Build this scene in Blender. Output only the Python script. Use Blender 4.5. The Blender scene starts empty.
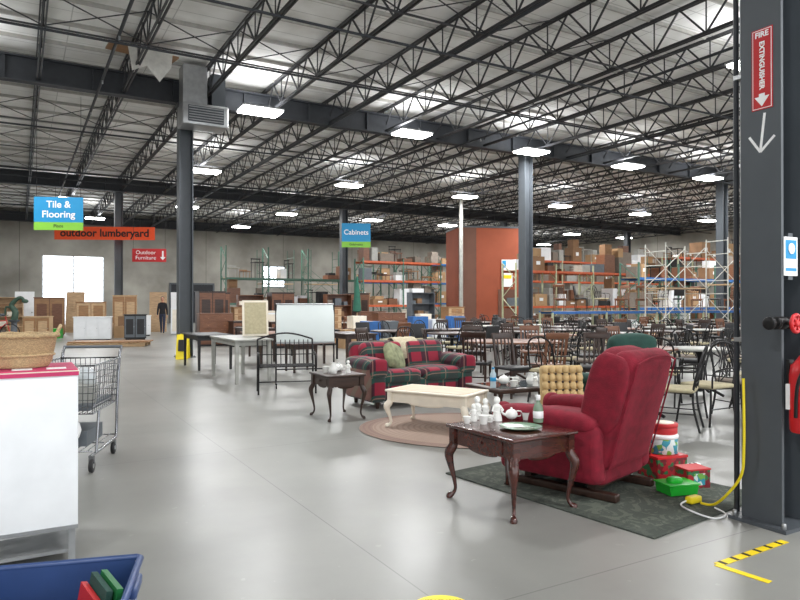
import bpy, bmesh, math, random
from mathutils import Vector, Matrix, Euler
random.seed(7)
R=math.radians
C30,S30=math.cos(R(30)),math.sin(R(30))
def UV(u,v): return (u*C30-v*S30, u*S30+v*C30)   # building grid -> world (grid turned 30 deg)

# ------------------------------------------------------------ materials
def lin(c):
    return tuple((x/255/12.92 if x/255<=0.04045 else ((x/255+0.055)/1.055)**2.4) for x in c)+(1,)
MC={}
def mat(name,col,rough=.6,metal=0,var=.12,scale=8,bump=0,sheen=0,emit=0,alpha=1,trans=0,coat=0,wood=False):
    if name in MC: return MC[name]
    m=bpy.data.materials.new(name); m.use_nodes=True
    nt=m.node_tree; b=nt.nodes['Principled BSDF']; N=nt.nodes.new; L=nt.links.new
    c=lin(col)
    b.inputs['Roughness'].default_value=rough; b.inputs['Metallic'].default_value=metal
    tc=N('ShaderNodeTexCoord')
    nz=N('ShaderNodeTexNoise'); nz.inputs['Scale'].default_value=scale; nz.inputs['Detail'].default_value=5
    mp=N('ShaderNodeMapping'); L(tc.outputs['Object'],mp.inputs[0]); L(mp.outputs[0],nz.inputs['Vector'])
    if wood: mp.inputs['Scale'].default_value=(1,6,6)
    cr=N('ShaderNodeValToRGB'); L(nz.outputs[0],cr.inputs[0])
    cr.color_ramp.elements[0].position=.3; cr.color_ramp.elements[1].position=.7
    cr.color_ramp.elements[0].color=tuple(x*(1-var) for x in c[:3])+(1,)
    cr.color_ramp.elements[1].color=tuple(min(1,x*(1+var)) for x in c[:3])+(1,)
    L(cr.outputs[0],b.inputs['Base Color'])
    if bump:
        bp=N('ShaderNodeBump'); bp.inputs['Strength'].default_value=bump; bp.inputs['Distance'].default_value=.01
        n2=N('ShaderNodeTexNoise'); n2.inputs['Scale'].default_value=scale*8; L(tc.outputs['Object'],n2.inputs['Vector'])
        L(n2.outputs[0],bp.inputs['Height']); L(bp.outputs[0],b.inputs['Normal'])
    if sheen:
        b.inputs['Sheen Weight'].default_value=sheen; b.inputs['Sheen Roughness'].default_value=.4
        b.inputs['Sheen Tint'].default_value=tuple(min(1,x*2+.05) for x in c[:3])+(1,)
    if emit:
        b.inputs['Emission Color'].default_value=c; b.inputs['Emission Strength'].default_value=emit
    if alpha<1: b.inputs['Alpha'].default_value=alpha
    if trans: b.inputs['Transmission Weight'].default_value=trans
    if coat: b.inputs['Coat Weight'].default_value=coat
    MC[name]=m; return m

class NT:
    def __init__(s,m): s.nt=m.node_tree
    def n(s,t): return s.nt.nodes.new(t)
    def l(s,a,b): s.nt.links.new(a,b)
    def math(s,op,a,b=None,c=None):
        x=s.n('ShaderNodeMath'); x.operation=op
        for i,k in enumerate((a,b,c)):
            if k is None: continue
            if isinstance(k,(int,float)): x.inputs[i].default_value=k
            else: s.l(k,x.inputs[i])
        return x.outputs[0]
    def mix(s,f,a,b):
        x=s.n('ShaderNodeMix'); x.data_type='RGBA'
        if isinstance(f,(int,float)): x.inputs[0].default_value=f
        else: s.l(f,x.inputs[0])
        for k,i in ((a,6),(b,7)):
            if isinstance(k,tuple): x.inputs[i].default_value=k
            else: s.l(k,x.inputs[i])
        return x.outputs[2]
    def stripe(s,co,period,off,width):  # 1 inside stripe
        f=s.math('FRACT',s.math('ADD',s.math('DIVIDE',co,period),off))
        return s.math('LESS_THAN',f,width)

def floor_mat():
    m=mat('polished_concrete',(138,137,131),.35); x=NT(m); b=m.node_tree.nodes['Principled BSDF']
    tc=x.n('ShaderNodeTexCoord'); sp=x.n('ShaderNodeSeparateXYZ'); x.l(tc.outputs['Object'],sp.inputs[0])
    n1=x.n('ShaderNodeTexNoise'); n1.inputs['Scale'].default_value=.6; n1.inputs['Detail'].default_value=5; n1.inputs['Roughness'].default_value=.55
    x.l(tc.outputs['Object'],n1.inputs['Vector'])
    cr=x.n('ShaderNodeValToRGB'); x.l(n1.outputs[0],cr.inputs[0])
    cr.color_ramp.elements[0].position=.28; cr.color_ramp.elements[0].color=lin((121,121,117))
    cr.color_ramp.elements[1].position=.72; cr.color_ramp.elements[1].color=lin((145,145,140))
    n3=x.n('ShaderNodeTexNoise'); n3.inputs['Scale'].default_value=11; n3.inputs['Detail'].default_value=6; x.l(tc.outputs['Object'],n3.inputs['Vector'])
    spk=x.math('MULTIPLY',x.math('GREATER_THAN',n3.outputs[0],.7),.35)
    c1=x.mix(spk,cr.outputs[0],lin((160,158,153)))
    j=x.math('MAXIMUM',x.stripe(sp.outputs[0],3.9,.55,.002),x.stripe(sp.outputs[1],3.9,.35,.002))
    c2=x.mix(x.math('MULTIPLY',j,.6),c1,lin((76,76,74)))
    x.l(c2,b.inputs['Base Color'])
    n4=x.n('ShaderNodeTexNoise'); n4.inputs['Scale'].default_value=1.1; n4.inputs['Detail'].default_value=2; x.l(tc.outputs['Object'],n4.inputs['Vector'])
    r=x.math('MULTIPLY_ADD',n4.outputs[0],.12,.27); x.l(r,b.inputs['Roughness'])
    return m
def deck_mat():
    m=mat('roof_insulation',(205,203,196),.8); x=NT(m); b=m.node_tree.nodes['Principled BSDF']
    tc=x.n('ShaderNodeTexCoord'); sp=x.n('ShaderNodeSeparateXYZ'); x.l(tc.outputs['Object'],sp.inputs[0])
    n1=x.n('ShaderNodeTexNoise'); n1.inputs['Scale'].default_value=1.2; n1.inputs['Detail'].default_value=6; x.l(tc.outputs['Object'],n1.inputs['Vector'])
    cr=x.n('ShaderNodeValToRGB'); x.l(n1.outputs[0],cr.inputs[0])
    cr.color_ramp.elements[0].position=.3; cr.color_ramp.elements[0].color=lin((224,223,219))
    cr.color_ramp.elements[1].position=.65; cr.color_ramp.elements[1].color=lin((245,245,243))
    j=x.math('MAXIMUM',x.stripe(sp.outputs[1],.6,0,.04),x.stripe(sp.outputs[0],1.92,.5,.012))
    x.l(x.mix(x.math('MULTIPLY',j,.45),cr.outputs[0],lin((126,125,122))),b.inputs['Base Color'])
    return m
def plaid_mat():
    m=mat('plaid_fabric',(120,25,45),.9); x=NT(m); b=m.node_tree.nodes['Principled BSDF']
    tc=x.n('ShaderNodeTexCoord'); sp=x.n('ShaderNodeSeparateXYZ'); x.l(tc.outputs['Object'],sp.inputs[0])
    yz=x.math('ADD',sp.outputs[1],sp.outputs[2])
    red=lin((138,24,48)); gr=lin((28,70,62)); tn=lin((190,140,120)); dk=lin((62,18,36))
    a=x.stripe(sp.outputs[0],.3,.1,.42); c=x.stripe(yz,.3,.2,.42)
    both=x.math('MULTIPLY',a,c); one=x.math('MAXIMUM',a,c)
    col=x.mix(one,red,dk); col=x.mix(both,col,gr); col=x.mix(x.math('MULTIPLY',c,.6),col,gr)
    t=x.math('MAXIMUM',x.stripe(sp.outputs[0],.3,.85,.05),x.stripe(yz,.3,.95,.05))
    col=x.mix(x.math('MULTIPLY',t,.36),col,tn)
    x.l(col,b.inputs['Base Color']); b.inputs['Sheen Weight'].default_value=.15
    return m
def weave_mat(name,c1,c2,s=40):
    m=mat(name,c1,.75); x=NT(m); b=m.node_tree.nodes['Principled BSDF']
    tc=x.n('ShaderNodeTexCoord'); ck=x.n('ShaderNodeTexBrick'); 
    mp=x.n('ShaderNodeMapping'); mp.inputs['Rotation'].default_value=(R(90),0,0); x.l(tc.outputs['Object'],mp.inputs[0])
    x.l(mp.outputs[0],ck.inputs['Vector']); ck.inputs['Scale'].default_value=s
    ck.inputs['Color1'].default_value=lin(c1); ck.inputs['Color2'].default_value=lin(tuple(v*.82 for v in c1)); ck.inputs['Mortar'].default_value=lin(c2)
    ck.inputs['Mortar Size'].default_value=.03
    x.l(ck.outputs[0],b.inputs['Base Color'])
    bp=x.n('ShaderNodeBump'); bp.inputs['Strength'].default_value=.6; bp.inputs['Distance'].default_value=.006; x.l(ck.outputs[1],bp.inputs['Height']); bp.invert=True; x.l(bp.outputs[0],b.inputs['Normal'])
    return m
def rings_mat():
    m=mat('braided_rug',(150,125,112),.95,bump=.4); x=NT(m); b=m.node_tree.nodes['Principled BSDF']
    tc=x.n('ShaderNodeTexCoord'); sp=x.n('ShaderNodeSeparateXYZ'); x.l(tc.outputs['Object'],sp.inputs[0])
    rr=x.math('SQRT',x.math('ADD',x.math('POWER',x.math('DIVIDE',sp.outputs[0],1.3),2.),x.math('POWER',x.math('DIVIDE',sp.outputs[1],1.05),2.)))
    st=x.stripe(rr,.05,0,.4); edge=x.math('GREATER_THAN',rr,.88)
    c=x.mix(st,lin((158,138,124)),lin((146,124,112))); c=x.mix(x.math('MULTIPLY',edge,.5),c,lin((116,90,84)))
    x.l(c,b.inputs['Base Color']); return m
def darkrug_mat():
    m=mat('dark_rug_pile',(66,72,66),.95,bump=.5,scale=30); x=NT(m); b=m.node_tree.nodes['Principled BSDF']
    tc=x.n('ShaderNodeTexCoord')
    wv=x.n('ShaderNodeTexNoise'); wv.inputs['Scale'].default_value=6; wv.inputs['Distortion'].default_value=3; x.l(tc.outputs['Object'],wv.inputs['Vector'])
    f=x.math('MULTIPLY',x.math('GREATER_THAN',wv.outputs[0],.54),.6)
    sp=x.n('ShaderNodeSeparateXYZ'); x.l(tc.outputs['Object'],sp.inputs[0])
    ex=x.math('GREATER_THAN',x.math('ABSOLUTE',sp.outputs[0]),.66); ey=x.math('GREATER_THAN',x.math('ABSOLUTE',sp.outputs[1]),.88)
    c=x.mix(f,lin((74,80,72)),lin((108,112,100))); c=x.mix(x.math('MULTIPLY',x.math('MAXIMUM',ex,ey),.6),c,lin((58,64,58)))
    x.l(c,b.inputs['Base Color']); return m
def wall_mat():
    m=mat('concrete_wall',(150,146,136),.85); x=NT(m); b=m.node_tree.nodes['Principled BSDF']
    tc=x.n('ShaderNodeTexCoord'); n1=x.n('ShaderNodeTexNoise'); n1.inputs['Scale'].default_value=.5; n1.inputs['Detail'].default_value=7; x.l(tc.outputs['Object'],n1.inputs['Vector'])
    cr=x.n('ShaderNodeValToRGB'); x.l(n1.outputs[0],cr.inputs[0])
    cr.color_ramp.elements[0].position=.3; cr.color_ramp.elements[0].color=lin((130,127,119))
    cr.color_ramp.elements[1].position=.7; cr.color_ramp.elements[1].color=lin((174,171,162))
    sp=x.n('ShaderNodeSeparateXYZ'); x.l(tc.outputs['Object'],sp.inputs[0])
    j=x.math('MAXIMUM',x.stripe(sp.outputs[0],6,0,.006),x.stripe(sp.outputs[1],6,0,.006))
    x.l(x.mix(x.math('MULTIPLY',j,.7),cr.outputs[0],lin((80,78,72))),b.inputs['Base Color']); return m

STEEL=mat('painted_steel',(78,83,88),.45,.1,.08,3)
STEELD=mat('dark_girder_steel',(50,53,58),.55,.1)
JOIST=mat('joist_steel',(54,55,58),.5,.15)
JLIGHT=mat('purlin_paint',(176,174,168),.6)
GALV=mat('galvanised',(165,167,168),.35,.6)
CHROME=mat('chrome_wire',(150,152,156),.25,.9)
BLK=mat('black_metal',(30,29,30),.4,.4)
BLKP=mat('black_plastic',(32,32,34),.5)
MAH=mat('mahogany',(70,33,26),.22,0,.35,5,coat=.5,wood=True)
DWOOD=mat('dark_walnut',(54,37,30),.35,0,.3,5,wood=True)
BWOOD=mat('brown_wood',(114,74,52),.4,0,.25,5,wood=True)
LWOOD=mat('light_wood',(186,156,120),.5,0,.2,5,wood=True)
OAK=mat('oak',(150,112,76),.45,0,.2,5,wood=True)
WHITE=mat('white_laminate',(232,234,236),.3,0,.03)
CREAM=mat('cream_paint',(228,219,202),.45,0,.06)
CREAMD=mat('coffee_top',(200,182,154),.4,0,.15,4,wood=True)
CER=mat('white_ceramic',(240,240,236),.12,0,.02)
RED=mat('red_velvet',(122,13,36),.85,0,.25,14,bump=.3,sheen=.45)
REDP=mat('red_paint',(200,30,36),.35)
GREENV=mat('green_velvet',(26,62,54),.85,0,.2,10,bump=.2,sheen=.3)
BEIGE=mat('beige_fabric',(178,168,138),.9,0,.12,20,bump=.2)
GOLD=mat('gold_tufted_fabric',(198,170,122),.8,0,.12,20,bump=.2,sheen=.2)
TAUPE=mat('taupe_fabric',(126,116,106),.9)
BLUE=mat('sign_blue',(22,146,202),.5,0,.02)
GREEN=mat('sign_green',(134,200,64),.5,0,.02)
WTXT=mat('white_ink',(245,245,245),.5,0,.01)
BTXT=mat('black_ink',(18,16,16),.6,0,.01)
ORANGE=mat('banner_orange',(240,84,36),.6,0,.05)
SRED=mat('sign_red',(190,36,40),.5,0,.03)
YEL=mat('yellow_plastic',(240,216,30),.45,0,.05)
GRN=mat('green_plastic',(36,176,52),.35,0,.05)
NAVY=mat('navy_tote_plastic',(44,68,116),.4,0,.08)
CARD=mat('cardboard',(168,136,100),.85,0,.12,3)
CARD2=mat('cardboard_dark',(136,104,76),.85,0,.12,3)
PLAID=plaid_mat()
WICK=weave_mat('wicker',(218,192,148),(140,104,64),60)
RKO=mat('rack_orange',(190,88,50),.5)
RKB=mat('rack_blue',(44,100,166),.5)
RKG=mat('rack_green',(72,108,92),.5)
RKY=mat('rack_pale',(180,184,150),.5)
SCW=mat('white_scaffold_paint',(196,196,188),.5)
BRN=mat('rust_painted_wall',(152,78,52),.8,0,.1,1)
BRN2=mat('brown_painted_wall',(108,74,60),.8,0,.1,1)
PINK=mat('magenta_print',(190,44,96),.5)
CLEAR=mat('clear_plastic',(225,232,235),.15,0,.02,alpha=.45)
FROST=mat('frosted_panel',(214,222,220),.3,0,.05,1.5,alpha=.9)
LAMP=mat('led_panel',(255,254,250),.5,0,0,emit=24)
DAY=mat('daylight_glass',(235,243,250),.5,0,.02,emit=4.0)
GREYL=mat('grey_laminate',(160,160,154),.4)
SLATE=mat('slate_grey',(96,102,108),.6)
SKIN=mat('skin',(196,144,116),.6)
GLASS=mat('dark_glass',(40,48,50),.08,0,.02)

# ------------------------------------------------------------ mesh builder
def spline(pts,n=6,closed=False):
    k=len(pts); out=[]
    rng=range(k) if closed else range(k-1)
    for i in rng:
        if closed: p=[pts[(i+j-1)%k] for j in range(4)]
        else: p=[pts[max(0,i-1)],pts[i],pts[i+1],pts[min(k-1,i+2)]]
        for s in range(n):
            t=s/n
            out.append(tuple(.5*((2*b)+(-a+c)*t+(2*a-5*b+4*c-d)*t*t+(-a+3*b-3*c+d)*t**3) for a,b,c,d in zip(*p)))
    if not closed: out.append(tuple(pts[-1]))
    return out
RB={}
class B:
    def __init__(s): s.v=[];s.f=[];s.m=[];s.sm=[];s.mats=[]
    def mi(s,m):
        if m not in s.mats: s.mats.append(m)
        return s.mats.index(m)
    def add(s,vs,fs,m,smooth=False,M=None):
        o=len(s.v); k=s.mi(m)
        for p in vs:
            s.v.append(tuple(M@Vector(p)) if M else tuple(p))
        for f in fs:
            s.f.append([i+o for i in f]); s.m.append(k); s.sm.append(smooth)
    def T(s,c,rot): return Matrix.Translation(c)@Euler([R(a) for a in rot]).to_matrix().to_4x4()
    def box(s,c,sz,m,rot=(0,0,0),taper=1):
        x,y,z=[a/2 for a in sz]; t=taper
        vs=[(-x*t,-y*t,-z),(x*t,-y*t,-z),(x*t,y*t,-z),(-x*t,y*t,-z),(-x,-y,z),(x,-y,z),(x,y,z),(-x,y,z)]
        fs=[(0,3,2,1),(4,5,6,7),(0,1,5,4),(1,2,6,5),(2,3,7,6),(3,0,4,7)]
        s.add(vs,fs,m,False,s.T(c,rot))
    def beam(s,a,b,w,h,m):
        a=Vector(a);b=Vector(b);d=b-a;l=d.length
        q=d.to_track_quat('X','Z').to_matrix().to_4x4()
        x,y,z=l/2,w/2,h/2
        vs=[(-x,-y,-z),(x,-y,-z),(x,y,-z),(-x,y,-z),(-x,-y,z),(x,-y,z),(x,y,z),(-x,y,z)]
        fs=[(0,3,2,1),(4,5,6,7),(0,1,5,4),(1,2,6,5),(2,3,7,6),(3,0,4,7)]
        s.add(vs,fs,m,False,Matrix.Translation((a+b)/2)@q)
    def tube(s,pts,r,m,n=8,closed=False):
        P=[Vector(p[:3]) for p in pts]; k=len(P)
        Rr=[r]*k if isinstance(r,(int,float)) else list(r)
        vs=[];fs=[];n1=None
        for i in range(k):
            if closed: t=P[(i+1)%k]-P[i-1]
            else: t=P[min(k-1,i+1)]-P[max(0,i-1)]
            if t.length<1e-9: t=Vector((0,0,1))
            t.normalize()
            if n1 is None:
                a=Vector((0,0,1)) if abs(t.z)<.9 else Vector((1,0,0)); n1=t.cross(a).normalized()
            else:
                n1=(n1-t*n1.dot(t)).normalized()
            n2=t.cross(n1)
            for j in range(n):
                a=2*math.pi*j/n; vs.append(P[i]+(n1*math.cos(a)+n2*math.sin(a))*Rr[i])
        for i in range(k if closed else k-1):
            i2=(i+1)%k
            for j in range(n):
                j2=(j+1)%n; fs.append((i*n+j,i*n+j2,i2*n+j2,i2*n+j))
        if not closed:
            fs.append(tuple(range(n))[::-1]); fs.append(tuple((k-1)*n+j for j in range(n)))
        s.add(vs,fs,m,True)
    def lathe(s,prof,c,m,n=20,rot=(0,0,0),sx=1,sy=1):
        vs=[];fs=[]
        for r,z in prof:
            for j in range(n):
                a=2*math.pi*j/n; vs.append((r*math.cos(a)*sx,r*math.sin(a)*sy,z))
        for i in range(len(prof)-1):
            for j in range(n):
                j2=(j+1)%n; fs.append((i*n+j,i*n+j2,(i+1)*n+j2,(i+1)*n+j))
        fs.append(tuple(range(n))[::-1]); fs.append(tuple((len(prof)-1)*n+j for j in range(n)))
        s.add(vs,fs,m,True,s.T(c,rot))
    def cyl(s,c,r,h,m,n=20,rot=(0,0,0),r2=None):
        r2=r if r2 is None else r2
        e=min(.004,h*.2,r*.3)
        s.lathe([(r*.2,-h/2),(r-e,-h/2),(r,-h/2+e),(r2,h/2-e),(r2-e,h/2),(r2*.2,h/2)],c,m,n,rot)
    def rbox(s,c,sz,r,m,rot=(0,0,0),seg=3):
        key=(round(sz[0],3),round(sz[1],3),round(sz[2],3),round(r,3),seg)
        if key not in RB:
            bm=bmesh.new(); bmesh.ops.create_cube(bm,size=1)
            for v in bm.verts: v.co=Vector((v.co.x*sz[0],v.co.y*sz[1],v.co.z*sz[2]))
            bmesh.ops.bevel(bm,geom=bm.edges[:]+bm.verts[:],offset=min(r,min(sz)*.49),segments=seg,profile=.5,affect='EDGES')
            bm.verts.ensure_lookup_table()
            RB[key]=([tuple(v.co) for v in bm.verts],[[v.index for v in f.verts] for f in bm.faces]); bm.free()
        vs,fs=RB[key]; s.add(vs,fs,m,True,s.T(c,rot))
    def ell(s,c,h,m,e1=1,e2=1,rot=(0,0,0),nu=20,nv=12):
        sp=lambda a,e: math.copysign(abs(a)**e,a)
        vs=[];fs=[]
        for i in range(nv+1):
            t=-math.pi/2+math.pi*i/nv
            for j in range(nu):
                a=2*math.pi*j/nu
                vs.append((h[0]*sp(math.cos(t),e1)*sp(math.cos(a),e2),h[1]*sp(math.cos(t),e1)*sp(math.sin(a),e2),h[2]*sp(math.sin(t),e1)))
        for i in range(nv):
            for j in range(nu):
                j2=(j+1)%nu; fs.append((i*nu+j,i*nu+j2,(i+1)*nu+j2,(i+1)*nu+j))
        s.add(vs,fs,m,True,s.T(c,rot))
    def obj(s,name,x=0,y=0,z=0,rz=0,bevel=0,parent=None):
        me=bpy.data.meshes.new(name); me.from_pydata(s.v,[],s.f)
        for m in s.mats: me.materials.append(m)
        me.polygons.foreach_set('material_index',s.m); me.polygons.foreach_set('use_smooth',s.sm); me.update()
        try: me.set_sharp_from_angle(angle=R(50))
        except Exception: pass
        o=bpy.data.objects.new(name,me); bpy.context.scene.collection.objects.link(o)
        o.location=(x,y,z); o.rotation_euler=(0,0,R(rz))
        if parent: o.parent=parent
        return o
def inst(o,x,y,z=0,rz=0,name=None,parent=None):
    n=bpy.data.objects.new(name or o.name.split('.')[0],o.data); bpy.context.scene.collection.objects.link(n)
    n.location=(x,y,z); n.rotation_euler=(0,0,R(rz))
    if parent: n.parent=parent
    return n
def empty(name,x=0,y=0,z=0,rz=0):
    o=bpy.data.objects.new(name,None); bpy.context.scene.collection.objects.link(o); o.location=(x,y,z); o.rotation_euler=(0,0,R(rz)); o.empty_display_size=.1; return o
def text(st,size,m,parent,loc,rot=(90,0,0),bold=0,name='lettering',sp=1):
    c=bpy.data.curves.new(name,'FONT'); c.body=st; c.size=size; c.align_x='CENTER'; c.align_y='CENTER'; c.extrude=.001; c.offset=bold; c.space_line=sp
    c.materials.append(m); o=bpy.data.objects.new(name,c); bpy.context.scene.collection.objects.link(o)
    o.location=loc; o.rotation_euler=[R(a) for a in rot]; o.parent=parent; return o

# ------------------------------------------------------------ room shell (grid axes, turned 30 deg)
U0,U1,V0,V1=-10,45,-6,49.6; ZC=7.65
b=B(); b.box(((U0+U1)/2,(V0+V1)/2,-.1),(U1-U0,V1-V0,.2),floor_mat()); b.obj('floor',rz=30)
b=B(); b.box(((U0+U1)/2,(V0+V1)/2,ZC+.06),(U1-U0,V1-V0,.12),deck_mat()); b.obj('ceiling',rz=30)
W=wall_mat()
b=B()
def wallseg(u0,u1,z0,z1): b.box(((u0+u1)/2,V1+.15,(z0+z1)/2),(u1-u0,.3,z1-z0),W)
wallseg(U0,1.3,0,ZC); wallseg(1.3,5.1,4.6,ZC); wallseg(5.1,U1,0,ZC)
b.obj('wall_back',rz=30)
b=B(); b.box((U0-.15,(V0+V1)/2,ZC/2),(.3,V1-V0,ZC),W); b.obj('wall_left',rz=30)
b=B(); b.box((U1+.15,(V0+V1)/2,ZC/2),(.3,V1-V0,ZC),W); b.obj('wall_right',rz=30)
b=B(); b.box((3.2,V1+.2,2.3),(3.8,.06,4.6),DAY)
for i in range(10): b.box((3.2,V1+.15,.23+.46*i),(3.8,.05,.03),GALV)
for du in (-1.86,0,1.86): b.box((3.2+du,V1+.12,2.3),(.08,.08,4.6),GALV)
b.obj('door_1',rz=30)
for k,(uc,w,zc,h) in enumerate([(17.2,1.8,3.5,1.6)]):
    b=B(); b.box((uc,V1-.02,zc),(w,.03,h),DAY)
    for i in range(4): b.box((uc-w/2+w*i/3,V1-.05,zc),(.06,.06,h+.06),STEEL)
    for i in range(3): b.box((uc,V1-.05,zc-h/2+h*i/2),(w+.06,.06,.06),STEEL)
    b.obj('window_%d'%(k+1),rz=30)
b=B(); b.box((11,V1-.05,1.4),(3,.08,2.8),mat('dark_doorway',(42,44,48),.8)); b.box((11,V1-.08,2.85),(3.2,.12,.12),STEEL)
for d in (-1.55,1.55): b.box((11+d,V1-.08,1.4),(.12,.12,2.8),STEEL)
b.obj('door_2',rz=30)

# girders
for k,v in enumerate((2.56,18.2,33.9,49.2)):
    b=B()
    b.box(((U0+U1)/2,v,7.05),(U1-U0,.05,.6),STEELD)
    for z in (6.77,7.34): b.box(((U0+U1)/2,v,z),(U1-U0,.28,.04),STEELD)
    u=U0+2
    while u<U1: b.box((u,v,7.05),(.03,.26,.56),STEELD); u+=1.92
    b.obj('ceiling_girder',rz=30)
b=B(); zt,zb=7.56,6.86
for z,w in ((zt,.11),(zb,.09)):
    for d in (-.035,.035): b.beam((d,V0,z),(d,V1,z),.03,.06,JOIST)
n=int((V1-V0)/.62); st=(V1-V0)/n
for i in range(n):
    a=(0,V0+i*st,zb if i%2 else zt); c=(0,V0+(i+1)*st,zt if i%2 else zb)
    b.beam(a,c,.03,.035,JOIST)
    if i%2==0: b.beam((0,V0+(i+1)*st,zb),(0,V0+(i+1)*st,zt),.022,.022,JOIST)
par=empty('roof_joists',rz=30)
j0=b.obj('joist',x=-9.2,parent=par)
u=-9.2+1.92
while u<U1: inst(j0,u,0,name='joist',parent=par); u+=1.92
b=B()
v=V0+1.3
while v<V1: b.box(((U0+U1)/2,v,ZC-.04),(U1-U0,.05,.08),JLIGHT); v+=1.31
for vg in (2.56,18.2,33.9):
    for f in (4,8,12):
        v=vg+f
        if v>V1: continue
        b.box(((U0+U1)/2,v,6.83),(U1-U0,.04,.03),JOIST)
        u=-9.2
        while u+1.92<U1:
            b.beam((u,v,6.85),(u+1.92,v,7.55),.02,.02,JOIST); b.beam((u,v,7.55),(u+1.92,v,6.85),.02,.02,JOIST); u+=1.92
b.obj('ceiling_purlins',rz=30)
b=B()
for uu in (-4,1.7,8,12.8,17.5,24.6,31.3): b.tube([(uu,V0,6.74),(uu,V1,6.74)],.035,STEELD)
for vv in (5.5,11.5,14.3,22.3,29.5,31.2,40.5): b.tube([(U0,vv,6.68),(U1,vv,6.68)],.028,STEELD)
for uu in (1.7,12.8,24.6):
    for vv in range(-4,49,3): b.cyl((uu,vv,6.68),.02,.1,GALV,8)
b.obj('ceiling_sprinkler_pipes',rz=30)

def column(x,y,w=.3,h=6.75):
    b=B(); f=.025
    for s_ in (-1,1): b.box((s_*(w/2-f/2),0,h/2),(f,w,h),STEEL)
    b.box((0,0,h/2),(w-2*f,.02,h),STEEL)
    b.box((0,0,.012),(w+.12,w+.12,.024),STEEL)
    b.box((0,0,h-.02),(w+.1,w+.1,.03),STEEL)
    for i in (-1,1):
        for j in (-1,1): b.cyl((i*(w/2+.03),j*(w/2+.03),.04),.014,.04,GALV,8)
    return b.obj('steel_column',x,y,0,30)
column(2.48,4.39,.27)
for u,v in [(3.85,18.2),(15.7,18.2),(27.0,18.2),(38.3,18.2),(4.1,33.9),(15.9,33.9),(27.4,33.9),(39,33.9)]:
    x,y=UV(u,v); column(x,y,.36)
x,y=UV(3.9,17.7)
b=B(); b.rbox((0,0,0),(1.15,.7,.55),.03,GALV); b.box((0,-.36,0),(.9,.03,.4),STEEL)
for i in range(6): b.box((0,-.385,-.16+i*.065),(.86,.02,.02),GALV)
b.box((-.25,0,.75),(.6,.5,1.0),GALV); b.box((.35,0,.7),(.35,.45,.85),STEEL)
b.obj('unit_heater',x+.35,y-.15,6.25,30)
b=B()
pts=[(-.5,0,0),(.5,.1,-.05),(.45,0,-.4),(.2,.05,-.75),(-.1,-.05,-.45),(-.4,0,-.6)]
b.add(pts,[(0,1,2,4),(2,3,4),(0,4,5)],mat('torn_foil_insulation',(214,212,206),.6,bump=.5))
b.box((-.1,.6,.05),(1.5,1.0,.04),OAK,(10,4,0))
x,y=UV(2.6,15.9); b.obj('ceiling_torn_insulation',x,y,7.3,30)

# lights
def fixture():
    b=B(); b.box((0,0,.06),(1.12,.72,.04),GALV); b.rbox((0,0,.015),(1.06,.66,.06),.02,LAMP); b.box((0,0,.1),(.3,.2,.05),STEEL)
    for d in (-.4,.4): b.tube([(d,0,.08),(d*.6,0,.24)],.006,BLK,6)
    return b.obj('high_bay_light',0,0,-50,30)
fx=fixture(); first=True
def put_light(u,v,e=265):
    global first
    x,y=UV(u,v)
    if first: o=fx; o.location=(x,y,6.57); first=False
    else: o=inst(fx,x,y,6.57,30)
    for nm,en,zz,rx in (('lamp',e,-.03,0),('deck_fill',e*.18,.14,180)):  # downward lamp, plus an added upward fill that only brightens the roof deck
        ld=bpy.data.lights.new(nm,'AREA'); ld.shape='RECTANGLE'; ld.size=1.0; ld.size_y=.6; ld.energy=en; ld.color=(.975,.985,1)
        lo=bpy.data.objects.new(nm,ld); bpy.context.scene.collection.objects.link(lo); lo.location=(0,0,zz); lo.rotation_euler=(R(rx),0,0); lo.parent=o
for i in range(9): put_light(5.6+4.75*i,17.2)
put_light(.9-2.5,17.2)
for i in range(7): put_light(6.3+6.2*i,26.1)
put_light(-3,26.1)
for i in range(8): put_light(2.2+5.6*i,36.3,220)
for i in range(5): put_light(4+9*i,44)
for i in range(5): put_light(-5+9.4*i,8.5)
for i in range(3): put_light(-4+9.4*i,-.5)

# ------------------------------------------------------------ signage
def hang_sign(x,y,z,w,h,lines,rz,sub):
    e=empty('hanging_aisle_sign',x,y,z,rz)
    b=B(); b.box((0,0,h*.12),(w,.03,h*.76),BLUE); b.box((0,0,-h*.38),(w,.032,h*.24),GREEN)
    for d in (-w*.45,w*.45): b.tube([(d,0,h/2),(d,0,6.85-z)],.006,BLK,6)
    b.obj('panel',parent=e)
    for i,t in enumerate(lines):
        text(t,h*.29,WTXT,e,(0,-.02,h*.12+(len(lines)-1)*h*.15-i*h*.3),bold=.004)
    text(sub,h*.14,BTXT,e,(0,-.02,-h*.38))
hang_sign(-8.9,17.2,3.78,1.22,.86,['Tile &','Flooring'],6,'Pisos')
hang_sign(-1.86,28,4.32,1.22,1.02,['Cabinets'],6,'Gabinetes')
e=empty('lumberyard_banner',-13.6,30.4,4.66,4)
b=B(); b.box((0,0,0),(4.5,.02,.6),ORANGE)
for d in (-2.2,0,2.2): b.tube([(d,0,.3),(d,0,2.2)],.008,BLK,6)
b.obj('cloth',parent=e); text('outdoor lumberyard',.48,BTXT,e,(0,-.015,0),bold=.012)
e=empty('furniture_direction_sign',-11.4,30,3.62,6)
b=B(); b.rbox((0,0,0),(1.5,.03,.6),.01,SRED)
for d in (-.7,.7): b.tube([(d,0,.3),(d,0,3.2)],.006,BLK,6)
b.obj('panel',parent=e); text('Outdoor\nFurniture',.24,WTXT,e,(-.15,-.02,0)); 
b=B(); b.box((0,0,.05),(.07,.01,.3),WTXT); b.add([(-.12,-.005,-.08),(.12,-.005,-.08),(0,-.005,-.22)],[(0,2,1)],WTXT); o=b.obj('arrow',.6,-.02,0,parent=e)

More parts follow.
